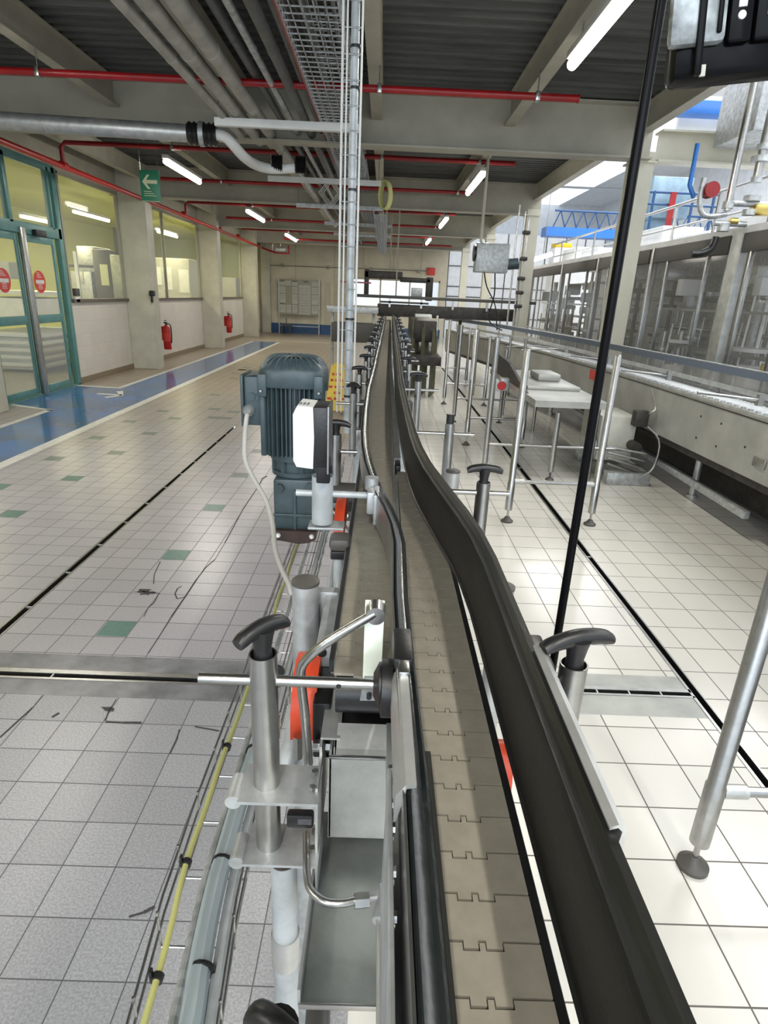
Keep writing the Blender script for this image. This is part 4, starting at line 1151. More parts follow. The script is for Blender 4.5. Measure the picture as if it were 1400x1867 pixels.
# tall galvanised posts with round caps
def capped(x, y, z, rad, label, m='galv', zb=0.0):
    r = thing('capped_post', (x, y, zb), label, 'post')
    g = B(); g.cyl((x, y, zb), (x, y, z), rad, n=28); link('tube', g.bm, m, r)
    g = B(); g.rings([((x, y, z-.001), (0, 0, 1), rad*1.05), ((x, y, z+.004), (0, 0, 1), rad*1.06), ((x, y, z+.007), (0, 0, 1), rad*.8), ((x, y, z+.008), (0, 0, 1), rad*.1)], 28); link('end_cap', g.bm, 'header', r)
    return r
capped(-0.1095, 0.8634, 1.19, .0215, 'pale galvanised post with a domed grey cap left of the chain, above the orange guard')
capped(0.2301, 1.7616, 1.13, .021, 'galvanised post with grey cap right of the rail, beside the second T-handle', 'steel_dull')
capped(0.2409, 0.9897, 1.13, .020, 'galvanised post with grey cap half hidden behind the broad black rail', 'steel_dull')

# post with pale rod at the bend of the left rail
px, py = -0.1096, 1.1387
r = thing('clamp_post', (px, py, 1.14), 'dull grey clamp post with pale rod in front of the motor, below the switch box', 'clamp post')
g = B(); g.pipe((px, py, 1.1887), (px, py, 1.2879), .0215); link('post_tube', g.bm, 'greywash', r)
g = B(); g.cyl((-0.1625, py, 1.25), (.0, py, 1.25), .0068, n=14); link('clamp_rod', g.bm, 'greywash', r)
g = B(); g.box((-.020, py-.018, 1.215), (-.004, py+.02, 1.262), .004); g.cyl((-.012, py+.045, 1.25), (-.012, py+.045, 1.275), .014, n=16); g.box((-.006, py-.035, 1.20), (.004, py+.03, 1.262), .002); link('clamp_head', g.bm, 'galv', r)
g = B(); g.box((px-.028, py-.02, 1.1839-.006), (px+.045, py+.025, 1.1839), .002); link('base_flange', g.bm, 'galv', r)

# switch box, white cover and black rear half
YS = 1.09
r = thing('switch_box', (-0.1240, YS, 1.3201), 'small upright switch box with white cover and black back, in front of the motor', 'switch box')
xa, xb, xc, xd = -0.1598, -0.1230, -0.0965, -0.0914
zb_, zt_ = 1.3190, 1.4323
g = B(); g.prism([(xa, zb_+.012), (xa+.006, zb_), (xb, zb_-.003), (xb+.002, (zb_+zt_)/2), (xb, zt_), (xa+.008, zt_+.002), (xa, zt_-.014)], 'Y', YS-.005, YS+.075); link('white_cover', g.bm, 'white', r)
g = B(); g.box((xb, YS-.004, zb_), (xc, YS+.074, zt_), .002); link('black_back', g.bm, 'black', r)
g = B(); g.box((xc, YS-.006, zb_-.012), (xc+.003, YS+.08, zt_+.002)); link('steel_mounting_plate', g.bm, 'steel', r, False)
g = B(); g.box((px-.008, YS-.0, 1.2879-.002), (px+.018, YS+.02, zb_+.02), .003); link('black_mount', g.bm, 'black', r)
g = B()
for k in range(3): g.box((xa+.010+.007*k, YS+.01, zt_+.0015), (xa+.013+.007*k, YS+.03, zt_+.0030))
link('printed_marks', g.bm, 'inkgrey', r)

# black knob under the base flange, chain, orange guard behind
r = thing('rounded_knob', (-0.0646, 1.0440, 1.17), 'dark rounded locking knob between the pale post and the slat chain', 'knob')
kx, ky = -0.0656, 1.0439
g = B(); g.box((kx-.021, ky-.018, 1.172), (kx+.018, ky+.03, 1.198), .009); link('knob_cap', g.bm, 'header', r)
g = B(); g.box((kx-.018, ky-.014, 1.155), (kx+.015, ky+.02, 1.172), .002); link('dark_base', g.bm, 'black', r)
g = B(); g.cyl((kx-.004, ky, 1.0), (kx-.004, ky, 1.16), .009, n=12); link('stem', g.bm, 'greywash', r)
def guard(name, x, y0, y1, z0, z1, wd, label, flip=1):
    r = thing(name, (x, (y0+y1)/2, z0), label, 'guard')
    g = B(); n = 10
    pts = [(y0 + (y1-y0)*(.5-.5*math.cos(PI*k/n)), z0 + (z1-z0)*math.sin(PI*k/n)**.7 if 0 < k < n else z0) for k in range(n+1)]
    g.prism(pts, 'X', x-wd/2, x+wd/2); link('orange_shell', g.bm, 'orange', r)
    g = B(); g.cyl((x-wd*.7, (y0+y1)/2, z0+.4*(z1-z0)), (x+wd*.7, (y0+y1)/2, z0+.4*(z1-z0)), .006, n=6); link('bolt', g.bm, 'steel', r)
    return r
gx = -0.0921; gy = 0.7028
guard('chain_guard', gx+.004, gy-.045, gy+.085, 1.055, 1.140, .034, 'orange plastic guard crossed by the near horizontal rod')
guard('chain_guard', -0.0809, 1.2041, 1.3633+.02, 1.12, 1.185, .022, 'orange red guard behind the pale clamp post')
guard('chain_guard', .168, .56, .62, 1.06, 1.12, .016, 'orange guard peeping out between the slat chain and the broad black rail')
# black side block with brass screw next to the orange guard
r = thing('bearing_block', (gx+.03, gy, 1.03), 'tall black bearing block with a brass screw beside the orange guard', 'bearing')
g = B(); g.box((gx+.018, gy-.05, 1.03), (gx+.042, gy+.10, 1.12), .003); link('block', g.bm, 'black', r)
g = B(); g.cyl((gx+.028, gy+.055, 1.12), (gx+.028, gy+.055, 1.130), .006, n=6); link('brass_screw', g.bm, 'brass', r)
g = B()
for yy in (gy-.06, gy+.09): g.cyl((gx+.02, yy, 1.06), (gx+.046, yy, 1.06), .008, n=6); g.cyl((gx+.0, yy, 1.04), (gx+.0, yy, 1.075), .007, n=6)
link('bolt', g.bm, 'steel', r)

# pale frame behind the capped post (spring bracket)
r = thing('frame_bracket', (-.085, .9, 1.05), 'pale steel bracket with a bolt hole between the capped post and the slat chain', 'bracket')
g = B(); g.box((-.078, .735, 1.12), (-.056, .90, 1.16), .002); g.box((-.096, .88, 1.0), (-.058, .90, 1.165), .002); link('plate', g.bm, 'galv', r)
g = B(); g.cyl((-.070, .733, 1.145), (-.070, .737, 1.145), .007, n=16); link('bolt_hole', g.bm, 'black', r)
g = B(); g.cyl((-.085, .92, 1.02), (-.085, 1.12, 1.10), .008, n=10); g.cyl((-.066, .95, 1.10), (-.066, 1.2, 1.12), .006, n=10); link('rod', g.bm, 'greywash', r)
r = thing('steel_chain', (-.118, .98, 1.0), 'short length of steel chain hanging below the pale clamp post', 'chain')
for k in range(9):
    z = 1.125 - .013*k; g = B()
    a = k % 2
    g.tube([(-.125 + (.0055*math.cos(t)*a) , 1.02 - .008*k + (.0055*math.cos(t)*(1-a)), z + .010*math.sin(t)) for t in [2*PI*q/12 for q in range(13)]], .0018, 6)
    link('chain_link', g.bm, 'steel', r)

# drive cover box
r = thing('drive_cover', (-.005, .6, .98), 'folded stainless cover box under the mint plate at the end of the left chain', 'cover')
cx0, cx1 = -0.0460, 0.0353; cy = 0.5793
czb = 0.9701
g = B(); g.box((cx0, cy, czb), (cx1, cy+.003, 1.10), .001); g.prism([(cy, 1.10), (cy+.003, 1.10), (cy+.040, 1.118), (cy+.040, 1.114)], 'X', cx0+.008, cx1); g.box((cx0, cy, czb), (cx0+.003, cy+.04, 1.10)); link('cover_sheet', g.bm, 'steel_dull', r, False)
g = B(); g.box((cx0, cy-.002, 1.098), (cx1, cy+.003, 1.1015), .001); link('folded_edge', g.bm, 'steel', r)
g = B(); g.box((cx0-.012, cy+.005, .97), (cx0-.009, cy+.16, 1.11)); g.box((cx0-.012, cy+.02, 1.108), (cx0+.012, cy+.16, 1.111)); link('side_flange', g.bm, 'steel_dull', r, False)
g = B(); g.box((cx0-.011, cy-.05, .90), (cx0-.008, cy+.02, 1.10)); link('side_panel', g.bm, 'steel_dull', r, False)
# black block for the shaded gap at the chain end, hides the floor below
g = B(); g.box((cx0+.004, cy+.045, .82), (cx1+.003, cy+.11, 1.105), .004); tag(link('gap_shade_block', g.bm, 'black'), 'black block standing in for shade between the cover box and the left chain end', 'housing')
g = B(); g.cyl((-.042, .645, 1.148), (.034, .645, 1.148), .027, n=20); tag(link('chain_roller', g.bm, 'black'), 'dark end roller under the left chain beside the near rod', 'roller')

# mint plate with bent arm
r = thing('sensor_plate', (0.0056, .62, 1.1409), 'upright pale mint plate standing over the left chain beside the curved rail', 'plate')
x_a, x_b = -0.0088, 0.0140; zt, zb2 = 1.2932, 1.1786
g = B(); g.box((x_a, .62, zb2), (x_b, .623, zt), .0006); link('plate', g.bm, 'mint', r)
g = B(); g.prism([(-0.0064, 1.2191), (x_b-.001, 1.2199), (0.0126, 1.1880), (-0.0105, 1.1870)], 'Y', .575, .578); link('foot', g.bm, 'galv', r, False)
g = B(); g.cyl((.0, .568, 1.1966), (.0, .575, 1.1966), .003, n=12); link('bolt_hole', g.bm, 'black', r)
A1 = (0.003, 0.605, 1.286); A2 = (-0.049, 0.600, 1.250); A3 = (-0.077, 0.600, 1.221); A4 = (-0.082, 0.600, 1.198); A5 = (-0.077, 0.600, 1.139); A6 = (-0.073, 0.600, 1.069)
g = B(); g.tube([A1, A2, A3, A4, A5, A6], .0058, 12, 5); link('bent_arm', g.bm, 'steel', r)
g = B(); g.rings([((A1[0]+.001, .600, A1[2]-.002), (0, 1, 0), .011), ((A1[0]+.001, .620, A1[2]-.002), (0, 1, 0), .012)], 20); link('arm_boss', g.bm, 'steel', r)

# drip tray and air line below the cover
r = thing('drip_tray', (-.02, .42, .9), 'weathered stainless drip tray at the bottom left of the near conveyor', 'tray')
zt2 = .93
T1, T2, T3, T4 = (-0.040, 0.525, 0.930), (0.022, 0.527, 0.930), (0.023, 0.411, 0.930), (-0.061, 0.416, 0.930)
g = B()
g.box((T4[0]+.002, T3[1], zt2-.003), (T3[0]+.01, 0.6573, zt2)); link('tray_floor', g.bm, 'traysheet', r, False)
g = B(); g.box((T4[0]-.001, T3[1]-.001, zt2-.004), (T4[0]+.002, 0.5862, zt2+.022)); link('tray_lip', g.bm, 'steel_dull', r, False)
g = B(); g.box((T4[0], T3[1]-.003, zt2-.006), (T3[0]+.01, T3[1], zt2+.002), .0008); link('front_fold', g.bm, 'steel', r)
r = thing('air_line', (-.02, .45, 1.0), 'bent stainless air line with nut and elbow over the drip tray', 'pipe')
g = B(); g.tube([(-0.071, 0.557, 1.000), (-0.067, 0.527, 1.000), (-0.063, 0.502, 1.000), (-0.057, 0.484, 1.000), (-0.041, 0.471, 1.000), (-0.023, 0.469, 1.000), (-0.005, 0.473, 1.000)], .0046, 12, 5); link('bent_tube', g.bm, 'steel', r)
nA, nB = (-0.007, 0.472, 1.000), (0.009, 0.474, 1.000)
g = B(); g.cyl(nA, nB, .0085, n=6); link('hex_nut', g.bm, 'steel', r)
eA, eB = (0.009, 0.476, 1.000), (0.026, 0.479, 1.000)
g = B(); g.cyl(eA, eB, .0045, n=12); g.cyl(eB, (0.0198, 0.4500, 1.0), .0075, n=12); g.box((eB[0]-.006, eB[1]-.008, .992), (eB[0]+.008, eB[1]+.01, 1.008), .002); link('elbow_fitting', g.bm, 'galv', r)
g = B(); g.tube([(0.021, 0.453, 1.000), (0.022, 0.406, 1.000), (0.023, 0.346, 0.990)], .0042, 12); link('straight_tube', g.bm, 'steel_dull', r)
g = B(); g.box((0.0244, 0.3865, 1.01), (0.0383, 0.4524, 1.025), .002); tag(link('side_bracket', g.bm, 'galv'), 'short steel bracket bolted to the rail plate beside the air line', 'bracket')
# bottom knob and hose
t0 = thing('tee_handle', (-0.0637, 0.3120, 1.06), 'black T-handle cut by the bottom edge of the picture', 'handle')
t_handle((-0.0624, 0.3044, 1.055), -.55, .055, t0, .024, 1.25)
g = B(); g.cyl((-0.0624, 0.3044, .85), (-0.0624, 0.3044, 1.056), .012, n=16); link('stem', g.bm, 'steel', t0)
g = B(); g.tube([(-0.044, 0.452, 0.860), (-0.042, 0.414, 0.860), (-0.044, 0.395, 0.800)], .014, 12); tag(link('dark_hose', g.bm, 'header'), 'dark hose end leaving the picture under the drip tray', 'hose')

# ---- gearmotor
YM = 1.62
mx_ = -0.2330
def zz(py): return ony_z(py)
zc0, zc1, zf0, zf1, zg0, zg1 = 1.4676, 1.3993, 1.3993, 1.2083, 1.1626, 0.9754
r = thing('gear_motor', (mx_, YM, zg1), 'large blue grey upright gear motor left of the conveyor', 'motor')
rb = .080
# rounded square fan cowl with ribs radiating over the dome
g = B()
def sqring(c, hw, z, n=32, p=4.0):
    out = []
    for k in range(n):
        a = 2*PI*k/n; ca, sa = math.cos(a), math.sin(a)
        q = (abs(ca)**p + abs(sa)**p)**(-1/p)
        out.append((c[0] + hw*q*ca, c[1] + hw*q*sa, z))
    return out
def loft(g, rings_, capt=True, capb=True):
    V = [[g.bm.verts.new(p) for p in R] for R in rings_]
    n = len(V[0])
    for A, C_ in zip(V[:-1], V[1:]):
        for k in range(n): g.bm.faces.new((A[k], A[(k+1) % n], C_[(k+1) % n], C_[k])).material_index = g.mi
    if capb: g.bm.faces.new(V[0][::-1])
    if capt: g.bm.faces.new(V[-1])
c = (mx_, YM)
loft(g, [sqring(c, .086, zc1-.004), sqring(c, .088, zc1), sqring(c, .088, zc1+.032), sqring(c, .084, zc1+.045, p=3.5), sqring(c, .066, zc0-.006, p=3), sqring(c, .058, zc0, p=2.5)])
link('fan_cowl', g.bm, 'motor', r, True, 30)
for k in range(28):
    a = 2*PI*k/28
    g = B(); ca, sa = math.cos(a), math.sin(a)
    q = (abs(ca)**3.2 + abs(sa)**3.2)**(-1/3.2)
    pa = (c[0]+.086*q*ca*.97, c[1]+.086*q*sa*.97, zc1+.043); pb = (c[0]+.055*ca, c[1]+.055*sa, zc0+.002)
    g.tube([pa, ((pa[0]+pb[0])/2*1.0, (pa[1]+pb[1])/2, (pa[2]+pb[2])/2+.006), pb, (c[0]+.02*ca, c[1]+.02*sa, zc0+.003)], .0028, 6, 3)
    link('cowl_rib', g.bm, 'motor', r)
g = B()
for sx, sy in ((-1, -1), (1, -1), (1, 1), (-1, 1)): g.box((c[0]+sx*.072-.012, c[1]+sy*.072-.012, zc1-.028), (c[0]+sx*.072+.012, c[1]+sy*.072+.012, zc1+.03), .004)
link('cowl_lug', g.bm, 'motor', r)
g = B()
for sx, sy in ((-1, -1), (1, -1)): g.rings([((c[0]+sx*.074, c[1]-.086, zc1-.012), (0, -1, 0), .004), ((c[0]+sx*.074, c[1]-.091, zc1-.012), (0, -1, 0), .003)], 10)
link('cowl_screw', g.bm, 'steel', r)
g = B(); g.cyl((c[0], c[1], zf1), (c[0], c[1], zc1), .066, n=32); link('stator', g.bm, 'motor', r)
g = B()
for k in range(44):
    a = 2*PI*k/44; ca, sa = math.cos(a), math.sin(a)
    hw = .0015; L0, L1 = .064, min(.092, .080*(abs(ca)**4+abs(sa)**4)**(-.25))
    P = [(c[0]+L0*ca-hw*sa, c[1]+L0*sa+hw*ca), (c[0]+L1*ca-hw*sa, c[1]+L1*sa+hw*ca), (c[0]+L1*ca+hw*sa, c[1]+L1*sa-hw*ca), (c[0]+L0*ca+hw*sa, c[1]+L0*sa-hw*ca)]
    g.prism(P, 'Z', zf1+.004, zc1-.001)
link('cooling_fins', g.bm, 'motor', r, False)
g = B(); g.box((c[0]-.084, c[1]-.055, zf1), (c[0]-.070, c[1]+.055, zc1-.006), .002); link('fin_side_plate', g.bm, 'motor', r)
g = B(); g.cyl((c[0]+.004, c[1], zf1-.012), (c[0]+.004, c[1], zf1+.006), .072, n=32); g.cyl((c[0]+.006, c[1], zg0-.004), (c[0]+.006, c[1], zf1-.010), .062, n=32); g.cyl((c[0]+.006, c[1], zg0-.010), (c[0]+.006, c[1], zg0+.002), .070, n=32)
for k in range(8):
    a = 2*PI*k/8+.3; g.cyl((c[0]+.006+.064*math.cos(a), c[1]+.064*math.sin(a), zg0), (c[0]+.006+.064*math.cos(a), c[1]+.064*math.sin(a), zf1-.008), .007, n=6)
link('adapter_flange', g.bm, 'motor', r)
g = B()
gx0, gx1 = -0.2831, -0.1646
g.box((gx0, 1.545, zg1+.028), (gx1, 1.68, zg0-.012), .008); g.box((gx0+.0, 1.538, zg1+.07), (gx1-.002, 1.55, zg1+.078), .002); g.box(((gx0+gx1)/2-.004, 1.537, zg1+.03), ((gx0+gx1)/2+.004, 1.55, zg0-.04), .002)
g.cyl((gx0+.018, 1.55, zg0-.035), (gx0+.018, 1.533, zg0-.035), .012, n=6); g.cyl((gx1-.02, 1.55, zg0-.03), (gx1-.02, 1.535, zg0-.03), .012, n=12)
link('gearbox', g.bm, 'motor', r)
g = B(); g.prism([(gx0, zg1+.032), (gx1, zg1+.032), (gx1, zg1+.010), (gx1-.02, zg1-.002), ((gx0+gx1)/2+.012, zg1-.006), (gx0+.02, zg1+.002), (gx0, zg1+.002)], 'Y', 1.528, 1.66); link('rusty_foot', g.bm, 'rust', r)
g = B()
for xx in (gx0+.014, gx1-.012): g.rings([((xx, 1.528, zg1+.018), (0, -1, 0), .007), ((xx, 1.522, zg1+.018), (0, -1, 0), .005)], 10)
link('foot_bolt', g.bm, 'white', r)
tx0, tx1 = -0.3678, -0.3181
tz0, tz1 = 1.2883, 1.4171
tb = None
g = B(); g.box((tx0+.008, 1.575, tz0), (tx1+.012, 1.675, tz1), .005); tb = link('terminal_box', g.bm, 'motor', r)
g = B(); g.box((tx0, 1.568, tz0-.003), (tx0+.008, 1.682, tz1+.004), .003); link('terminal_lid', g.bm, 'motor', tb)
g = B(); g.cyl((tx0+.028, 1.577, (tz0+tz1)/2+.012), (tx0+.028, 1.570, (tz0+tz1)/2+.012), .011, n=12); g.cyl((tx0+.040, 1.577, (tz0+tz1)/2+.010), (tx0+.040, 1.572, (tz0+tz1)/2+.010), .009, n=12); link('blank_plug', g.bm, 'motor', tb)
gl = (-0.348, 1.570, 1.329)
g = B(); g.rings([((gl[0], 1.577, gl[2]), (0, -1, 0), .016), ((gl[0], 1.565, gl[2]), (0, -1, 0), .015), ((gl[0], 1.560, gl[2]-.002), (0, -.8, -.4), .012), ((gl[0], 1.552, gl[2]-.006), (0, -.5, -.8), .008)], 14); link('cable_gland', g.bm, 'galv', tb)
g = B(); g.tube([(gl[0], 1.556, gl[2]-.006), (-0.349, 1.545, 1.310), (-0.354, 1.540, 1.259), (-0.350, 1.520, 1.208), (-0.324, 1.490, 1.167), (-0.285, 1.450, 1.122), (-0.260, 1.400, 1.077), (-0.242, 1.330, 1.041), (-0.218, 1.270, 1.019), (-0.193, 1.220, 1.004), (-0.183, 1.200, 0.985)], .0062, 10, 5)
tag(link('motor_cable', g.bm, 'cablegrey'), 'pale cable drooping from the motor terminal box to the basket tray', 'cable')
g = B(); g.box((-.20, 1.56, 1.03), (-.056, 1.66, 1.06), .004); g.cyl((-.14, 1.60, 1.10), (-.06, 1.60, 1.10), .03, n=20)
tag(link('drive_shaft_housing', g.bm, 'header'), 'dark shaft housing joining the gear motor to the conveyor', 'housing')
g = B(); g.tube([(-.13, 1.30, 1.19), (-.05, 1.22, 1.13)], .003, 6); tag(link('thin_link_rod', g.bm, 'galv'), 'thin pale link rod slanting behind the pale clamp post', 'rod')

# ---- basket tray along the left
r = thing('basket_tray', (-.19, .3, .80), 'narrow wire basket cable tray running along the left of the conveyor', 'cable tray')
g = B()
wz = .0019
xsw = [-.236, -.205, -.175, -.145]
def tpath(x, z, y0=-.2, y1=2.9): return [(x-.03*(1-min(1, max(0, (.62-y)/.35)))*1.0 + .00, y, z) for y in [y0 + (y1-y0)*k/20 for k in range(21)]]
for x in xsw: g.tube(tpath(x, .80), wz, 6)
for z in (.83, .86):
    g.tube(tpath(-.236-.004, z), wz, 6); g.tube(tpath(-.145+.004, z), wz, 6)
link('long_wire', g.bm, 'steel', r)
g = B()
yy = -.15
while yy < 2.9:
    o = -.03*(1-min(1, max(0, (.62-yy)/.35)))
    g.tube([(-.240+o, yy, .865), (-.240+o, yy, .80), (-.141+o, yy, .80), (-.141+o, yy, .865)], wz, 6); yy += .10
link('cross_wire', g.bm, 'steel', r)
def along(x, z, rad, m, name, label, cat, y0=-.2, y1=2.6, wob=.004, ribs=False, seed=1):
    rnd = random.Random(seed)
    P = tpath(x, z, y0, y1); P = [(p[0]+rnd.uniform(-wob, wob), p[1], p[2]+rnd.uniform(0, wob)) for p in P]
    g = B(); g.tube(P, rad, 10, 4)
    return tag(link(name, g.bm, m), label, cat)
along(-.218, .866, .0046, 'cableyg', 'earth_cable', 'yellow green cable lying in the front part of the basket tray', 'cable', -.2, .42, .001)
along(-.218, .866, .0042, 'cabley', 'earth_cable', 'duller olive yellow cable continuing back along the basket tray', 'cable', .42, 2.4, .002)
along(-.178, .825, .0145, 'hose', 'grey_hose', 'thick pale blue grey hose lying in the basket tray', 'hose', -.2, .98, .002)
r = thing('corrugated_conduit', (-.20, .3, .82), 'thin corrugated grey conduit between the yellow cable and the grey hose', 'conduit')
g = B(); P = tpath(-.200, .812, -.2, 2.2)
R_ = []
for i in range(len(P)-1):
    a_, c_ = Vector(P[i]), Vector(P[i+1])
    for k in range(12): R_.append((a_.lerp(c_, k/12), c_-a_, .0072 if k % 2 else .0058))
g.rings(R_, 10); link('conduit', g.bm, 'galv', r, False)
along(-.155, .815, .010, 'greywash', 'steel_conduit', 'thin grey steel tube beside the thick hose in the basket tray', 'pipe', -.2, 2.6, .001, seed=4)
for k, yy in enumerate((.35, .47, .62, .85, 1.1)):
    o = -.03*(1-min(1, max(0, (.62-yy)/.35)))
    g = B(); g.rings([((-.218+o, yy-.004, .866), (0, 1, 0), .0075), ((-.218+o, yy+.004, .866), (0, 1, 0), .0075)], 10)
    g.box((-.226+o, yy-.003, .862), (-.223+o, yy+.003, .880))
    tag(link('cable_tie', g.bm, 'black'), 'black tie holding the yellow cable to the basket tray, %s' % nth(k, ''), 'cable tie', 'ties on the yellow cable')
    g = B(); g.rings([((-.178+o, yy+.034, .826), (0, 1, 0), .0165), ((-.178+o, yy+.038, .826), (0, 1, 0), .0165)], 14)
    tag(link('cable_tie', g.bm, 'black'), 'black tie round the thick hose in the basket tray, %s' % nth(k, ''), 'cable tie', 'ties on the thick hose')
# curved steel sweep below the capped post
g = B(); g.tube([(-0.108, 0.782, 1.000), (-0.112, 0.731, 0.980), (-0.119, 0.707, 0.960), (-0.121, 0.684, 0.930)], .017, 14, 4); tag(link('bent_support_tube', g.bm, 'greywash'), 'pale tube curving down behind the near clamp post', 'tube')

# ---- black sensor rod and black box
r = thing('black_rod', (0.2193, 0.6123, 1.19), 'long thin black rod standing upright right of the broad rail', 'rod')
hx, hy = 0.2205, 0.6146
g = B(); g.cyl((hx, hy, 1.195), (hx, hy, 2.05), .0047, n=14); link('rod', g.bm, 'gloss_black', r)
g = B(); g.cyl((hx, hy, 1.18), (hx, hy, 1.205), .0075, n=14); g.cyl((hx, hy, 1.205), (hx, hy, 1.211), .006, n=14); link('rod_socket', g.bm, 'steel', r)
r = thing('control_box', (.62, 1.35, 2.05), 'glossy black control box wrapped in film at the top right corner', 'control box')
P = lambda x, y, z: (x, y, z)
bx0, bx1 = 0.5052, 0.7111+.06
bz = 2.0125
rz = Matrix.Rotation(-.12, 3, 'Z') @ Matrix.Rotation(-.10, 3, 'Y')
piv = (bx0, 1.3, bz)
g = B(); g.box((bx0, 1.28, bz), (bx1, 1.345, bz+.34), .016, rz, piv); link('shell', g.bm, 'gloss_black', r)
g = B(); g.box((bx0+.082, 1.262, bz+.045), (bx0+.120, 1.282, bz+.33), .006, rz, piv); g.box((bx0+.124, 1.262, bz+.045), (bx1-.01, 1.282, bz+.33), .006, rz, piv); link('front_cover', g.bm, 'gloss_black', r)
g = B(); g.box((bx0-.016, 1.258, bz+.048), (bx0+.078, 1.284, bz+.32), .010, rz, piv); link('film_wrap', g.bm, 'film', r)
g = B(); g.box((bx0+.028, 1.250, bz+.0), (bx0+.040, 1.262, bz+.33), .003, rz, piv); g.box((bx0+.060, 1.252, bz+.06), (bx0+.068, 1.262, bz+.33), .003, rz, piv); link('black_strap', g.bm, 'gloss_black', r)
g = B(); g.box((bx0+.092, 1.257, bz+.094), (bx0+.106, 1.262, bz+.112), .001, rz, piv); g.cyl(Vector(piv)+rz@Vector((.099, -.043, .083)), Vector(piv)+rz@Vector((.099, -.038, .083)), .0065, n=20); link('grey_buttons', g.bm, 'galv', r)
g = B(); g.box((bx0+.140, 1.255, bz+.080), (bx0+.25, 1.262, bz+.33), .001, rz, piv); link('yellow_label', g.bm, 'yellow', r)
g = B(); g.cyl((bx0+.08, 1.32, bz+.3), (bx0+.08, 1.32, 3.74), .012, n=12); link('hanging_pole', g.bm, 'black', r)
g = B(); g.box((bx0+.045, 1.276, bz+.004), (bx0+.055, 1.281, bz+.022), .001, rz, piv); link('small_label', g.bm, 'paper', r)

# ---- vertical riser
r = thing('cable_riser', (-.2, 3.2, 1.05), 'vertical wire mesh riser with a grey tube rising from beside the conveyor to the ceiling', 'cable tray')
YR = 3.25
rx0, rx1 = -0.2377, -0.1501
g = B()
for x in (rx0, rx0+.022, rx1): g.cyl((x, YR, 1.02), (x, YR, 3.2), .0042, n=8)
g.cyl((rx0, YR+.05, 1.02), (rx0, YR+.05, 3.2), .004, n=8); g.cyl((rx1, YR+.05, 1.02), (rx1, YR+.05, 3.2), .004, n=8)
link('upright_wire', g.bm, 'white', r)
g = B(); z = 1.05
while z < 3.2:
    g.tube([(rx0, YR+.05, z), (rx0, YR, z), (rx1, YR, z), (rx1, YR+.05, z)], .0028, 6); z += .10
link('cross_wire', g.bm, 'galv', r)
rc = -0.1897+.008
g = B(); g.cyl((rc, YR+.025, .9), (rc, YR+.025, 3.2), .020, n=16); link('grey_tube', g.bm, 'pipegrey' if 'pipegrey' in M_ else 'greywash', r)
g = B()
for z in (1.10, 1.50, 2.10, 2.52, 2.68): g.rings([((rc+.004, YR+.022, z), (0, 0, 1), .0265), ((rc+.004, YR+.022, z+.010), (0, 0, 1), .0265)], 12)
link('black_tie', g.bm, 'black', r)

# ================================================================== RIGHT SIDE
# free standing stainless stands: two posts joined by a low tube
def stand(y, pair=True, z0=1.31, z1=1.30, lab='', cross=.33):
    r = thing('post_stand', (1.03, y, 0), lab, 'stand', 'stainless post stands beside the floor drain')
    for i, (x, zt) in enumerate(((1.027, z0), (1.680, z1))[:2 if pair else 1]):
        g = B(); g.rings([((x, y, .10), (0, 0, 1), .029), ((x, y, .32), (0, 0, 1), .029), ((x, y, .325), (0, 0, 1), .0255), ((x, y, zt-.01), (0, 0, 1), .0255), ((x, y, zt), (0, 0, 1), .020)], 20)
        lg = link('post', g.bm, 'steel', r)
        g = B(); g.cyl((x, y, .04), (x, y, .10), .009, n=12); link('foot_screw', g.bm, 'steel', lg)
        g = B(); g.rings([((x, y, 0), (0, 0, 1), .046), ((x, y, .012), (0, 0, 1), .046), ((x, y, .022), (0, 0, 1), .030), ((x, y, .045), (0, 0, 1), .014)], 24); link('foot', g.bm, 'header', lg)
    g = B(); g.cyl((1.027, y, cross), (1.68, y, cross), .015, n=14); link('cross_tube', g.bm, 'steel', r)
    g = B(); g.cyl((1.05, y, cross), (1.12, y, cross), .021, n=14); g.cyl((1.59, y, cross), (1.66, y, cross), .021, n=14); link('tube_socket', g.bm, 'steel_dull', r)
    return r
stand(1.37, True, 1.45, 1.45, 'nearest stainless stand at the right edge, its foot on the white tiles', .30)
stand(4.38, True, lab='stainless stand of two posts right of the black rod, second from the camera')
stand(6.92, True, 1.31, .70, 'stainless stand, third from the camera, left of the steel table')
stand(9.75, True, 1.31, 1.1, 'stainless stand, fourth from the camera')
stand(12.1, True, 1.30, 1.1, 'farthest stainless stand of the row')
# single tall posts between
def spost(x, y, zt, label, foot=True):
    r = thing('steel_post', (x, y, 0), label, 'post', 'single stainless posts')
    g = B(); g.cyl((x, y, .08 if foot else 0), (x, y, zt), .027, n=18); link('post', g.bm, 'steel', r)
    g = B(); g.cyl((x, y, .02), (x, y, .09), .009, n=10); g.cyl((x, y, 0), (x, y, .02), .045, .03, n=18); link('foot', g.bm, 'header', r)
    g = B(); g.cyl((x, y, .33), (x+.65, y, .33), .015, n=12); link('cross_tube', g.bm, 'steel', r)
spost(1.03, 5.60, 1.31, 'single stainless post between the second and third stand')
spost(1.03, 8.3, 1.30, 'single stainless post between the third and fourth stand')
spost(1.68, 5.60, .66, 'short stainless post under the steel table')
spost(1.68, 8.36, 1.0, 'short stainless post behind the steel table')
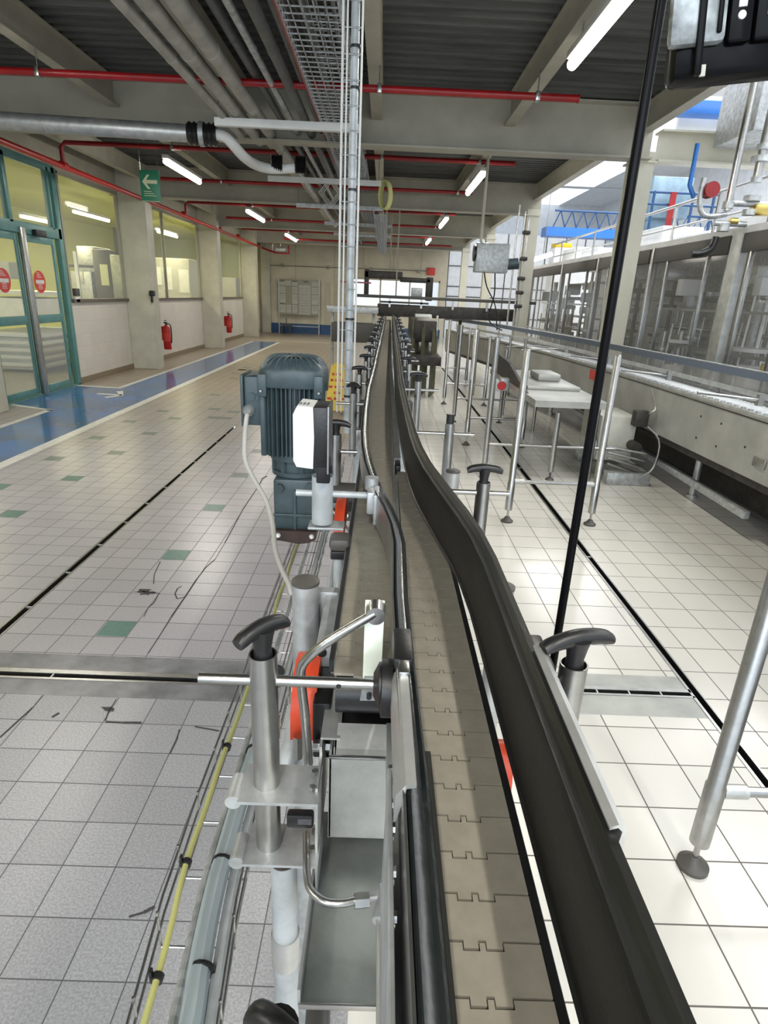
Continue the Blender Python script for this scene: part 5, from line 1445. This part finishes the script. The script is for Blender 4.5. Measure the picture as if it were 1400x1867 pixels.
# side rods holding a rail on posts to the right (small thin posts on the bulk conveyor)
def bulk_x(y):
    P = [(-2, 2.95), (1, 2.78), (4.1, 2.67), (6.4, 2.60), (8.9, 2.42), (11.5, 2.05), (14.5, 1.45)]
    for (a, xa), (c_, xc) in zip(P[:-1], P[1:]):
        if y <= c_: return xa + (xc-xa)*(y-a)/(c_-a)
    return P[-1][1]
bp = [(bulk_x(y), y) for y in [0, 1, 2, 3, 4, 5, 6, 7, 8, 9, 10, 11, 12, 13, 14.5]]
r = thing('accumulation_conveyor', (2.6, 5, .45), 'wide stainless conveyor with perforated side plate and pale belt on the right', 'conveyor')
# side plate with bolt holes
g = B(); g.sweep([(0, .50), (.006, .50), (.006, .93), (0, .93)], bp); link('side_plate', g.bm, 'plate', r, False)
g = B(); g.sweep([(-.004, .93), (.03, .93), (.03, .95), (-.004, .95)], bp); link('top_edge', g.bm, 'steel_dull', r, False)
def offp(o): return [(x+o, y) for x, y in bp]
g = B(); g.sweep([(-.006, .905), (.0, .905), (.0, .914), (-.006, .914)], offp(0.0)); link('edge_groove', g.bm, 'dark', r, False)
g = B(); g.sweep([(-.28, .935), (-.28, .94), (.0, .94), (.0, .935)], [(x+.32, y) for x, y in bp]); link('pale_belt', g.bm, 'belt_white', r, False)
g = B(); y = 1.0
while y < 9:
    x = bulk_x(y); g.box((x+.045, y, .94), (x+.31, y+.012, .946)); y += .05
link('belt_bars', g.bm, 'belt_white', r, False)
g = B()
y = 1.0
while y < 9:
    x = bulk_x(y); g.box((x+.02, y, .93), (x+.05, y+.03, .962), .003); y += .09
link('edge_chain', g.bm, 'galv', r, False)
g = B()
rnd = random.Random(5)
for y in (2.9, 3.15, 3.4, 3.65, 3.9, 4.25, 4.6, 4.9): 
    for z in (.62, .80) if rnd.random() < .6 else (.70,):
        x = bulk_x(y); g.cyl((x+.002, y, z), (x-.004, y, z), .009, n=10)
link('bolt_hole', g.bm, 'dark', r)
g = B(); g.box((bulk_x(4.05)-.012, 3.98, .60), (bulk_x(4.05), 4.12, .67), .004); g.box((bulk_x(3.75)-.012, 3.7, .58), (bulk_x(3.75), 3.8, .66), .004); link('door_latch', g.bm, 'steel', r)
g = B(); x = bulk_x(7.3); g.box((x-.008, 7.05, .78), (x+.02, 7.45, .89)); link('red_plate', g.bm, 'redlabel', r)
g = B(); g.sweep([(0, .93), (.012, .93), (.012, 1.15), (0, 1.15)], [(x+.33, y) for x, y in bp]); link('clear_side_panel', g.bm, 'perspex', r, False)
g = B(); g.sweep([(0, .99), (.02, .99), (.02, 1.03), (0, 1.03)], [(x+.315, y) for x, y in bp]); link('lower_guide_bar', g.bm, 'steel_dull', r, False)
rp = [(3.45, 0), (3.18, 1.5), (2.98, 3.2), (2.84, 4.45), (2.73, 6), (2.6, 7.8), (2.38, 9.8), (2.15, 11.6), (1.8, 13.2), (1.42, 14.6)]
g = B(); g.sweep([(0, 1.145), (.035, 1.145), (.035, 1.205), (0, 1.205)], rp); link('slate_top_rail', g.bm, 'slate', r, False)
g = B(); g.sweep([(0, 1.205), (.035, 1.205), (.035, 1.212), (0, 1.212)], rp); link('rail_cap', g.bm, 'galv', r, False)
for y in (3.0, 4.4, 5.8, 7.2, 8.6):
    x = bulk_x(y); g = B(); g.cyl((x+.12, y, 1.02), (x-.32, y+.06, 1.05), .011, n=10); g.box((x+.10, y-.02, .98), (x+.14, y+.02, 1.06)); link('guide_arm', g.bm, 'steel', r)
for y in (5.2, 6.7, 9.2, 11.2):
    x = bulk_x(y)+.25; g = B(); g.cyl((x, y, .03), (x, y, .52), .03, n=14); g.cyl((x, y, 0), (x, y, .03), .05, n=14); link('leg', g.bm, 'steel_dull', r)
g = B(); g.sweep([(.02, .44), (.5, .44), (.5, .50), (.02, .50)], [(x+.0, y) for x, y in bp]); link('under_frame', g.bm, 'dark', r, False)
# floor level cover band and low white ledge
g = B(); g.box((2.75, 4.2, .16), (2.80, 9.8, .22), .004); tag(link('low_rail', g.bm, 'galv'), 'low pale rail under the wide conveyor close to the floor', 'rail')
# thin posts by the bulk conveyor with rods
for k, (x, y, zt, zb_) in enumerate(((1.9, 8.25, 1.17, .75), (1.85, 9.0, 1.15, .7), (1.65, 10.8, 1.15, .6), (1.45, 12.2, 1.15, .6))):
    r = thing('guide_post', (x, y, 0), 'thin upright guide post by the wide conveyor, %s' % nth(k, 'guide post'), 'post', 'thin guide posts')
    g = B(); g.cyl((x, y, 0), (x, y, zt), .018, n=12); link('post', g.bm, 'steel', r)
    g = B(); g.cyl((x-.05, y, zt-.15), (x+.45, y+.03, zt-.12), .009, n=10); link('rod', g.bm, 'steel', r)

# steel table with sloped hopper
r = thing('steel_table', (1.7, 6.3, 0), 'dirty low stainless table with a sloped side standing beyond the second stand', 'table')
g = B(); g.prism([(1.42, .72), (1.42, .78), (2.1, .78), (2.1, .72)], 'Y', 5.5, 8.0); link('top', g.bm, 'plate', r, False)
g = B()
vs = [(1.40, 7.2, 1.02), (1.52, 5.7, .78), (1.46, 5.7, .78), (1.32, 7.2, 1.02)]
g.prism([(5.9, .78), (7.9, .78), (7.9, 1.02), (6.9, .98)], 'X', 1.42, 1.45); link('sloped_side', g.bm, 'dark', r, False)
g = B(); g.box((1.5, 6.2, .78), (2.05, 7.4, .82), .01); g.box((1.7, 6.6, .82), (1.95, 7.0, .90), .02); link('dirty_block', g.bm, 'plate', r)
for (x, y) in ((1.46, 7.9), (2.05, 7.9), (2.05, 5.6)):
    g = B(); g.cyl((x, y, 0), (x, y, .72), .022, n=12); link('leg', g.bm, 'steel', r)
r = thing('stop_button', (1.36, 6.7, .75), 'red mushroom stop button on a small box before the steel table', 'button')
g = B(); g.box((1.32, 6.72, .68), (1.42, 6.82, .82), .01); link('box', g.bm, 'galv', r)
g = B(); g.rings([((1.34, 6.72, .74), (-.3, -1, 0), .03), ((1.33, 6.69, .74), (-.3, -1, 0), .05), ((1.322, 6.665, .74), (-.3, -1, 0), .045)], 16); link('red_mushroom', g.bm, 'redbright', r)
# drive unit on the floor
r = thing('drive_unit', (2.35, 5.6, 0), 'wheeled stainless drive unit with hoses between the steel table and the wide conveyor', 'machine')
g = B(); g.box((2.15, 5.75, .18), (2.5, 6.3, .62), .01); link('housing', g.bm, 'paper', r)
g = B(); g.box((2.2, 5.5, 0), (2.62, 5.62, .12), .01); g.box((2.2, 6.4, 0), (2.6, 6.5, .1), .01); link('floor_block', g.bm, 'galv', r)
g = B(); g.rings([((2.1, 5.9, .28), (1, 0, 0), .16), ((2.14, 5.9, .28), (1, 0, 0), .16)], 24); link('wheel', g.bm, 'greywash', r)
g = B()
for k in range(4): g.cyl((2.2, 5.55+.02*k, .2+.05*k), (2.55, 5.55, .1+.07*k), .012, n=8)
g.tube([(2.5, 5.7, .6), (2.65, 5.55, .45), (2.6, 5.45, .2), (2.5, 5.5, .08)], .012, 8, 4); g.tube([(2.45, 5.7, .65), (2.58, 5.6, .72), (2.55, 5.7, .9)], .009, 8, 4)
link('pipework', g.bm, 'steel', r)
g = B(); g.box((2.42, 5.62, .55), (2.55, 5.72, .70), .01); g.cyl((2.48, 5.6, .35), (2.48, 5.75, .35), .05, n=14); link('valve', g.bm, 'dark', r)

# ---- guarded machine line behind the wide conveyor
XG = 3.62
r = thing('guarded_machine', (XG, 11, 0), 'long machine behind clear guards with a dark grey header on the right', 'machine')
segs = [(3.620, 6.282, 2.406), (3.620, 8.548, 2.344)]
pil = [5.4, 6.78, 8.80, 11.0, 13.2, 15.9]
for k in range(len(pil)-1):
    ya, yb = pil[k], pil[k+1]
    g = B(); g.box((XG-.02, ya+.10, 2.19), (XG+.04, yb-.06, 2.37), .006); link('header_panel', g.bm, 'header', r)
    n = 2
    g = B(); g.box((XG, ya+.06, .80), (XG+.008, yb-.06, 2.19)); link('clear_guard', g.bm, 'perspex', r, False)
    for j in range(1, n+1):
        yy = ya + (yb-ya)*j/(n+.0) - (yb-ya)/n*.5
        g = B(); g.box((XG-.02, yy-.018, .80), (XG+.02, yy+.018, 2.19), .003); link('mullion', g.bm, 'steel', r)
    g = B(); g.box((XG-.015, ya, 1.02), (XG+.02, yb, 1.05)); g.box((XG-.015, ya, .78), (XG+.02, yb, .82)); link('guard_rail', g.bm, 'steel_dull', r, False)
for k, y in enumerate(pil):
    wd = .16 if k in (1,) else .05
    g = B(); g.box((XG-.03, y-wd, .0), (XG+.06, y+wd*.3, 2.42 if k == 1 else 2.38), .006); link('pillar', g.bm, 'steel_dull' if k == 1 else 'steel', r)
g = B(); g.box((XG-.02, -2, 0), (XG+1.6, 15.9, .76)); link('base_cabinet', g.bm, 'dark', r, False)
g = B(); g.box((XG-.45, -2, .05), (XG-.02, 9.5, .42)); link('shadow_block', g.bm, 'dark', r, False)  # box added for the black floor shadow under the wide conveyor
g = B(); g.box((XG-.0, 5.4, 2.37), (XG+1.7, 15.9, 2.44)); link('roof_sheet', g.bm, 'white_hi', r, False)
g = B(); g.box((XG+1.62, 5.4, .76), (XG+1.66, 15.9, 2.37)); link('rear_panel', g.bm, 'galv', r, False)
for k in range(34):
    rnd = random.Random(k*3+1)
    y = 5.6 + k*.30; x = XG + rnd.uniform(.25, 1.2)
    g = B()
    g.cyl((x, y, .76), (x, y, rnd.uniform(1.2, 2.3)), rnd.choice((.03, .05, .02)), n=12)
    zz_ = rnd.uniform(1.05, 1.25); g.cyl((x, y, zz_), (x, y, zz_+.04), rnd.uniform(.12, .26), n=20)
    zz_ = rnd.uniform(1.4, 2.0); g.box((x-.16, y-.07, zz_), (x+.12, y+.07, zz_+rnd.uniform(.05, .25)), .01)
    g.box((x-.1, y-.1, .76), (x+.1, y+.12, rnd.uniform(.85, 1.1)), .01)
    g.cyl((x-.15, y+.05, .76), (x-.12, y+.05, rnd.uniform(1.3, 2.2)), .012, n=8)
    link('star_wheel_station', g.bm, rnd.choice(('steel', 'white_hi', 'galv', 'dark')), r)
g = B()
for z in (1.35, 1.75, 2.05): g.cyl((XG+.9, 5.5, z), (XG+.9, 15.8, z), .03, n=10)
for z in (1.15, 1.6): g.box((XG+.3, 5.5, z), (XG+.34, 15.8, z+.03))
link('inner_bar', g.bm, 'steel', r)
g = B(); g.box((XG+.35, 6.0, 1.0), (XG+.5, 6.15, 1.25), .02); g.cyl((XG+.4, 6.4, 1.0), (XG+.4, 6.4, 1.12), .05, n=12); link('yellow_part', g.bm, 'yellow', r)

# platform with hand rail above the machine
r = thing('hand_rail', (4.3, 10, 2.44), 'thin steel hand rail with uprights on top of the guarded machine', 'railing')
g = B(); g.cyl((4.4, 6, 3.12), (4.4, 17, 3.06), .022, n=12); g.cyl((4.4, 6, 2.8), (4.4, 17, 2.76), .015, n=10); link('rail', g.bm, 'steel', r)
for k in range(9):
    g = B(); g.cyl((4.4, 6.4+1.25*k, 2.44), (4.4, 6.4+1.25*k, 3.10), .020, n=10); link('upright', g.bm, 'steel', r)
rl = random.Random(9)
for k in range(7):
    g = B(); y0 = 6.2 + 1.6*k
    g.box((4.6, y0, 2.44), (5.3, y0+1.2, 2.46+rl.uniform(.2, .5)), .03)
    tag(link('white_unit', g.bm, 'white_hi'), 'white covered unit on top of the guarded machine, %s' % nth(k, 'unit'), 'cover', 'white covered units above the machine')

# valve cluster hanging at the upper right
r = thing('valve_cluster', (3.1, 5.6, 2.6), 'cluster of steel pipes and valves hanging at the right edge over the machine', 'pipework')
YV = 6.4
vx0, vx1 = 3.2585, 3.4750
g = B(); g.cyl((vx0, YV, 2.5300), (vx0, YV, 3.9), .035, n=14); g.cyl((vx1, YV, 2.7927), (vx1, YV, 3.9), .04, n=14); link('riser_pipe', g.bm, 'steel', r)
g = B()
for z, rr in ((2.50, .06), (2.62, .075), (2.78, .05), (2.95, .085), (3.05, .06)): g.rings([((vx1, YV, z), (0, 0, 1), rr), ((vx1, YV, z+.05), (0, 0, 1), rr)], 16)
for z, rr in ((2.35, .055), (2.55, .05)): g.rings([((vx0, YV, z), (0, 0, 1), rr), ((vx0, YV, z+.06), (0, 0, 1), rr)], 16)
g.tube([(vx0, YV, 2.5), (vx0-.2, YV, 2.48), (vx0-.28, YV, 2.6), (vx0-.28, YV, 2.8)], .025, 10, 4); g.cyl((vx0, YV, 2.6), (vx1+.4, YV, 2.6), .03, n=12); g.cyl((vx0-.1, YV, 2.42), (vx1, YV, 2.42), .025, n=12)
link('flange_set', g.bm, 'galv', r)
g = B(); g.cyl((vx0-.20, YV-.05, 2.70), (vx0-.20, YV+.05, 2.70), .07, n=16); link('red_hand_wheel', g.bm, 'red', r)
g = B(); g.tube([(vx0-.05, YV, 2.30), (vx0-.07, YV, 2.2), (vx0-.16, YV, 2.15), (vx0-.26, YV, 2.14)], .032, 10, 4); link('black_nozzle', g.bm, 'black', r)
g = B(); g.box((vx1+.02, YV-.06, 2.5), (vx1+.2, YV+.06, 2.6), .02); g.cyl((vx0+.05, YV, 2.44), (vx0+.12, YV, 2.44), .035, n=12); link('brass_valve', g.bm, 'brass', r)
g = B(); g.tube([(vx0-.36, YV+.1, 3.1), (vx0-.36, YV+.1, 2.75), (vx0-.3, YV+.1, 2.65)], .022, 10); link('blue_hose', g.bm, 'blue', r)
g = B(); g.box((3.6038, 6.9, 3.3310), (4.1350+.3, 7.7, 4.2), .01); tag(link('grey_duct_box', g.bm, 'galv'), 'large grey sheet metal duct box behind the valve cluster', 'duct')
# crane gantries in the high hall
g = B(); g.box((4.3278, 11.0, 4.5296), (9, 11.3, 4.7192), .02); g.box((8.7, 11.0, 0), (9, 11.3, 4.7192)); tag(link('blue_gantry_beam', g.bm, 'blue'), 'bright blue gantry beam high in the right hall, above the cream beam', 'beam')
g = B(); g.box((4.7065, 11.4, 4.3894), (9.4, 11.5, 4.6198), .01); g.box((9.3, 11.4, 0), (9.4, 11.5, 2.9)); tag(link('cladding_sheet', g.bm, 'white'), 'white panel just below the bright blue gantry beam', 'panel')
r = thing('blue_walkway', (5, 20, 3.2), 'blue steel walkway with truss and railing far back in the right hall', 'walkway')
g = B(); g.box((4.8204, 20, 3.5420), (9.5, 20.6, 3.7989)); g.box((9.3, 20, 0), (9.5, 20.6, 3)); link('deck_edge', g.bm, 'blue', r, False)
g = B()
zq = 3.7989; zr_ = 4.2462
g.cyl((5.0184, 20, zr_), (9.5, 20, zr_), .03, n=8)
for k in range(14):
    x = 5.0184 + .35*k
    g.cyl((x, 20, zq), (x+.175, 20, zr_), .02, n=6); g.cyl((x+.175, 20, zr_), (x+.35, 20, zq), .02, n=6)
link('blue_truss', g.bm, 'bluedark', r)
r = thing('blue_grey_tank', (5, 14, 2), 'blue grey box unit with blue railing behind the nearest right column', 'machine')
g = B(); g.box((5.4777, 14, 3.4134), (6.3242, 15, 4.1870), .02); g.box((5.6150, 14.2, 0), (6.1869, 14.8, 3.4134)); link('body', g.bm, mat('blue_grey_tank', (.22, .33, .42), .35, .2, .4, 2), r)
g = B()
for py in (3.8258, 3.6079): g.cyl((5.2583, 13.6, py), (6.6814, 13.6, py), .025, n=8)
for px in (5.3824, 6.1870, 6.6116): g.cyl((px, 13.6, 2.45), (px, 13.6, 3.8454), .03, n=8)
link('blue_railing', g.bm, 'bluedark', r)
g = B(); g.box((5.6867, 13.5, 2.5), (5.7977, 13.55, 3.8227)); link('red_post', g.bm, 'red', r)
r = thing('hall_lamp', (3.7, 16, 2.7), 'slanting lit tube beyond the second right column', 'light')
g = B(); g.cyl((3.626, 16.000, 2.599), (4.068, 16.000, 2.755), .05, n=12); link('lit_tube', g.bm, 'tube', r)
g = B(); g.cyl((3.860, 16.000, 2.684), (3.8600, 16, 6.8), .01, n=8); link('hanger', g.bm, 'steel', r)
r = thing('white_crate_stack', (4, 19, 0), 'white box unit with a yellow top beyond the second right column', 'machine')
g = B(); g.box((4.8058, 18.6, 0), (6.2218, 19.2, 3.1241), .02); link('white_box', g.bm, 'white_hi', r)
g = B(); g.box((4.8058, 18.6, 3.1241), (5.2778, 19.1, 3.2381), .01); link('yellow_top', g.bm, 'yellow', r)
# blue frames far away left of the machine
r = thing('hanging_cabinet', (1.4, 8.5, 2), 'grey cabinet hanging on a pole beyond the stands', 'cabinet')
HX0, HX1, HZ0, HZ1 = 1.2440, 1.7010, 1.9890, 2.3670
g = B(); g.box((HX0, 9.0, HZ0), (HX1, 9.25, HZ1), .015); link('body', g.bm, 'galv', r)
g = B(); g.cyl((HX0+.06, 9.1, HZ1), (HX0+.06, 9.1, 3.5), .02, n=10); link('pole', g.bm, 'column', r)
g = B(); g.cyl((HX0-.03, 9.1, HZ0+.25), (HX0+.0, 9.1, HZ0+.25), .11, n=16); link('black_knob', g.bm, 'black', r)
g = B(); g.tube([(HX0+.15, 9.12, HZ0), (HX0+.22, 9.2, 1.8), (HX0+.4, 9.4, 1.55), (HX0+.5, 9.6, 1.2)], .010, 6, 4); g.tube([(HX1-.15, 9.15, HZ0), (HX1-.12, 9.2, 1.7), (HX1-.15, 9.3, 1.35), (HX1+.1, 9.5, 1.2)], .010, 6, 4); link('hanging_cable', g.bm, 'black', r)
# pipes and small items on the second right column
r = thing('column_pipework', (2.5, 12.4, 1), 'thin pipes with small valves in front of the second pale column', 'pipework')
g = B()
for k, x in enumerate((2.42, 2.54, 2.62)): g.cyl((x, 12.3, 1.1), (x, 12.3, 3.3-.1*k), .018, n=8)
link('pipe', g.bm, 'steel_dull', r)
g = B()
for z in (1.5, 1.75, 2.0, 2.35, 2.8): g.box((2.52, 12.2, z), (2.66, 12.32, z+.07), .02)
link('valve', g.bm, 'dark', r)
g = B(); g.cyl((2.1, 12.3, 2.25), (2.5, 12.3, 2.3), .10, n=14); link('green_motor', g.bm, 'motor', r)

# ---- far cross conveyor with inspection frame
r = thing('cross_conveyor', (1.2, 13.1, 0), 'dark cross conveyor running right at the far end of the slat chain', 'conveyor')
g = B(); g.box((-.15, 13.0, 1.22), (2.7, 13.3, 1.46), .01); link('side_frame', g.bm, 'dark', r)
g = B(); g.box((-.6, 12.95, 1.57), (3.1, 13.0, 1.63), .005); g.box((-.1, 12.96, 1.48), (.9, 12.98, 1.52)); link('guide_bar', g.bm, 'header', r)
g = B()
for x in (.1, .75, 1.4, 2.1, 2.7): g.box((x-.02, 12.96, 1.40), (x+.02, 13.0, 1.62))
link('bar_bracket', g.bm, 'steel', r)
for x in (.2, 1.6, 2.8):
    g = B(); g.cyl((x, 13.15, 0), (x, 13.15, 1.2), .035, n=10); link('leg', g.bm, 'dark', r)
r = thing('inspection_frame', (0, 13.4, 1.6), 'dark arched inspection frame standing over the far conveyor before the windows', 'machine')
g = B(); g.box((-.45, 13.4, 1.95), (.35, 13.5, 2.10), .02); g.box((.30, 13.4, 1.9), (.95, 13.5, 2.0), .02); g.box((.85, 13.4, 1.55), (1.0, 13.5, 2.02), .02); g.box((-.45, 13.4, 1.58), (-.35, 13.5, 2.12), .02); link('frame', g.bm, 'dark', r)
g = B(); g.box((.55, 13.35, 1.62), (.78, 13.5, 1.80), .01); link('grey_box', g.bm, 'galv', r)
g = B(); g.cyl((.08, 13.45, 2.1), (.08, 13.45, 3.2), .012, n=8); g.cyl((.22, 13.0, 1.6), (.22, 13.0, 3.2), .014, n=8); link('thin_pole', g.bm, 'board', r)
g = B(); g.box((-1.0, 13.35, 1.84), (-.3, 13.4, 1.87)); link('red_arm', g.bm, 'red', r)
r = thing('side_conveyor', (-.6, 12.2, 0), 'grey side conveyor joining from the left at the far end', 'conveyor')
g = B(); g.box((-1.1, 12.0, 1.28), (-.12, 12.4, 1.40), .01); link('bed', g.bm, 'galv', r)
g = B(); g.box((-1.0, 11.9, .75), (-.15, 12.4, 1.1), .01); link('grey_cabinet', g.bm, 'header', r)
for x in (-1.0, -.2):
    g = B(); g.cyl((x, 12.1, 0), (x, 12.1, 1.28), .03, n=10); link('leg', g.bm, 'greywash', r)
r = thing('cluttered_conveyor', (.9, 11, 0), 'dark olive conveyor full of uprights beside the far part of the slat chain', 'conveyor')
g = B(); g.box((.45, 10.2, .55), (.98, 12.85, .70), .01); g.box((.5, 10.6, .9), (.9, 12.85, 1.25), .02); link('bed', g.bm, 'dark', r)
g = B()
for k in range(14):
    rnd = random.Random(k); g.cyl((.48+.035*k, 10.4+.15*(k % 5), 0), (.48+.035*k, 10.4+.15*(k % 5), rnd.uniform(.9, 1.3)), .018, n=8)
link('upright', g.bm, mat('olive_steel', (.13, .13, .085), .5, .3, .3, 10), r)
g = B(); g.box((.62, 12.5, 1.0), (.95, 12.9, 1.3), .01); link('white_block', g.bm, 'white', r)
# white lattice gate in the far hall
r = thing('lattice_gate', (4, 27, 0), 'bright white gate with thin grey bars beyond the far right columns', 'gate')
g = B(); g.box((2.5, 27.0, 0), (9, 27.05, 4.2)); link('panel', g.bm, 'white_hi', r, False)
g = B()
for k in range(9): g.cyl((2.6+.8*k, 26.98, 0), (2.6+.8*k, 26.98, 4.2), .02, n=6)
for z in (.9, 1.7, 2.1, 2.9): g.cyl((2.5, 26.97, z), (9, 26.97, z), .02, n=6)
link('bar', g.bm, 'header', r)
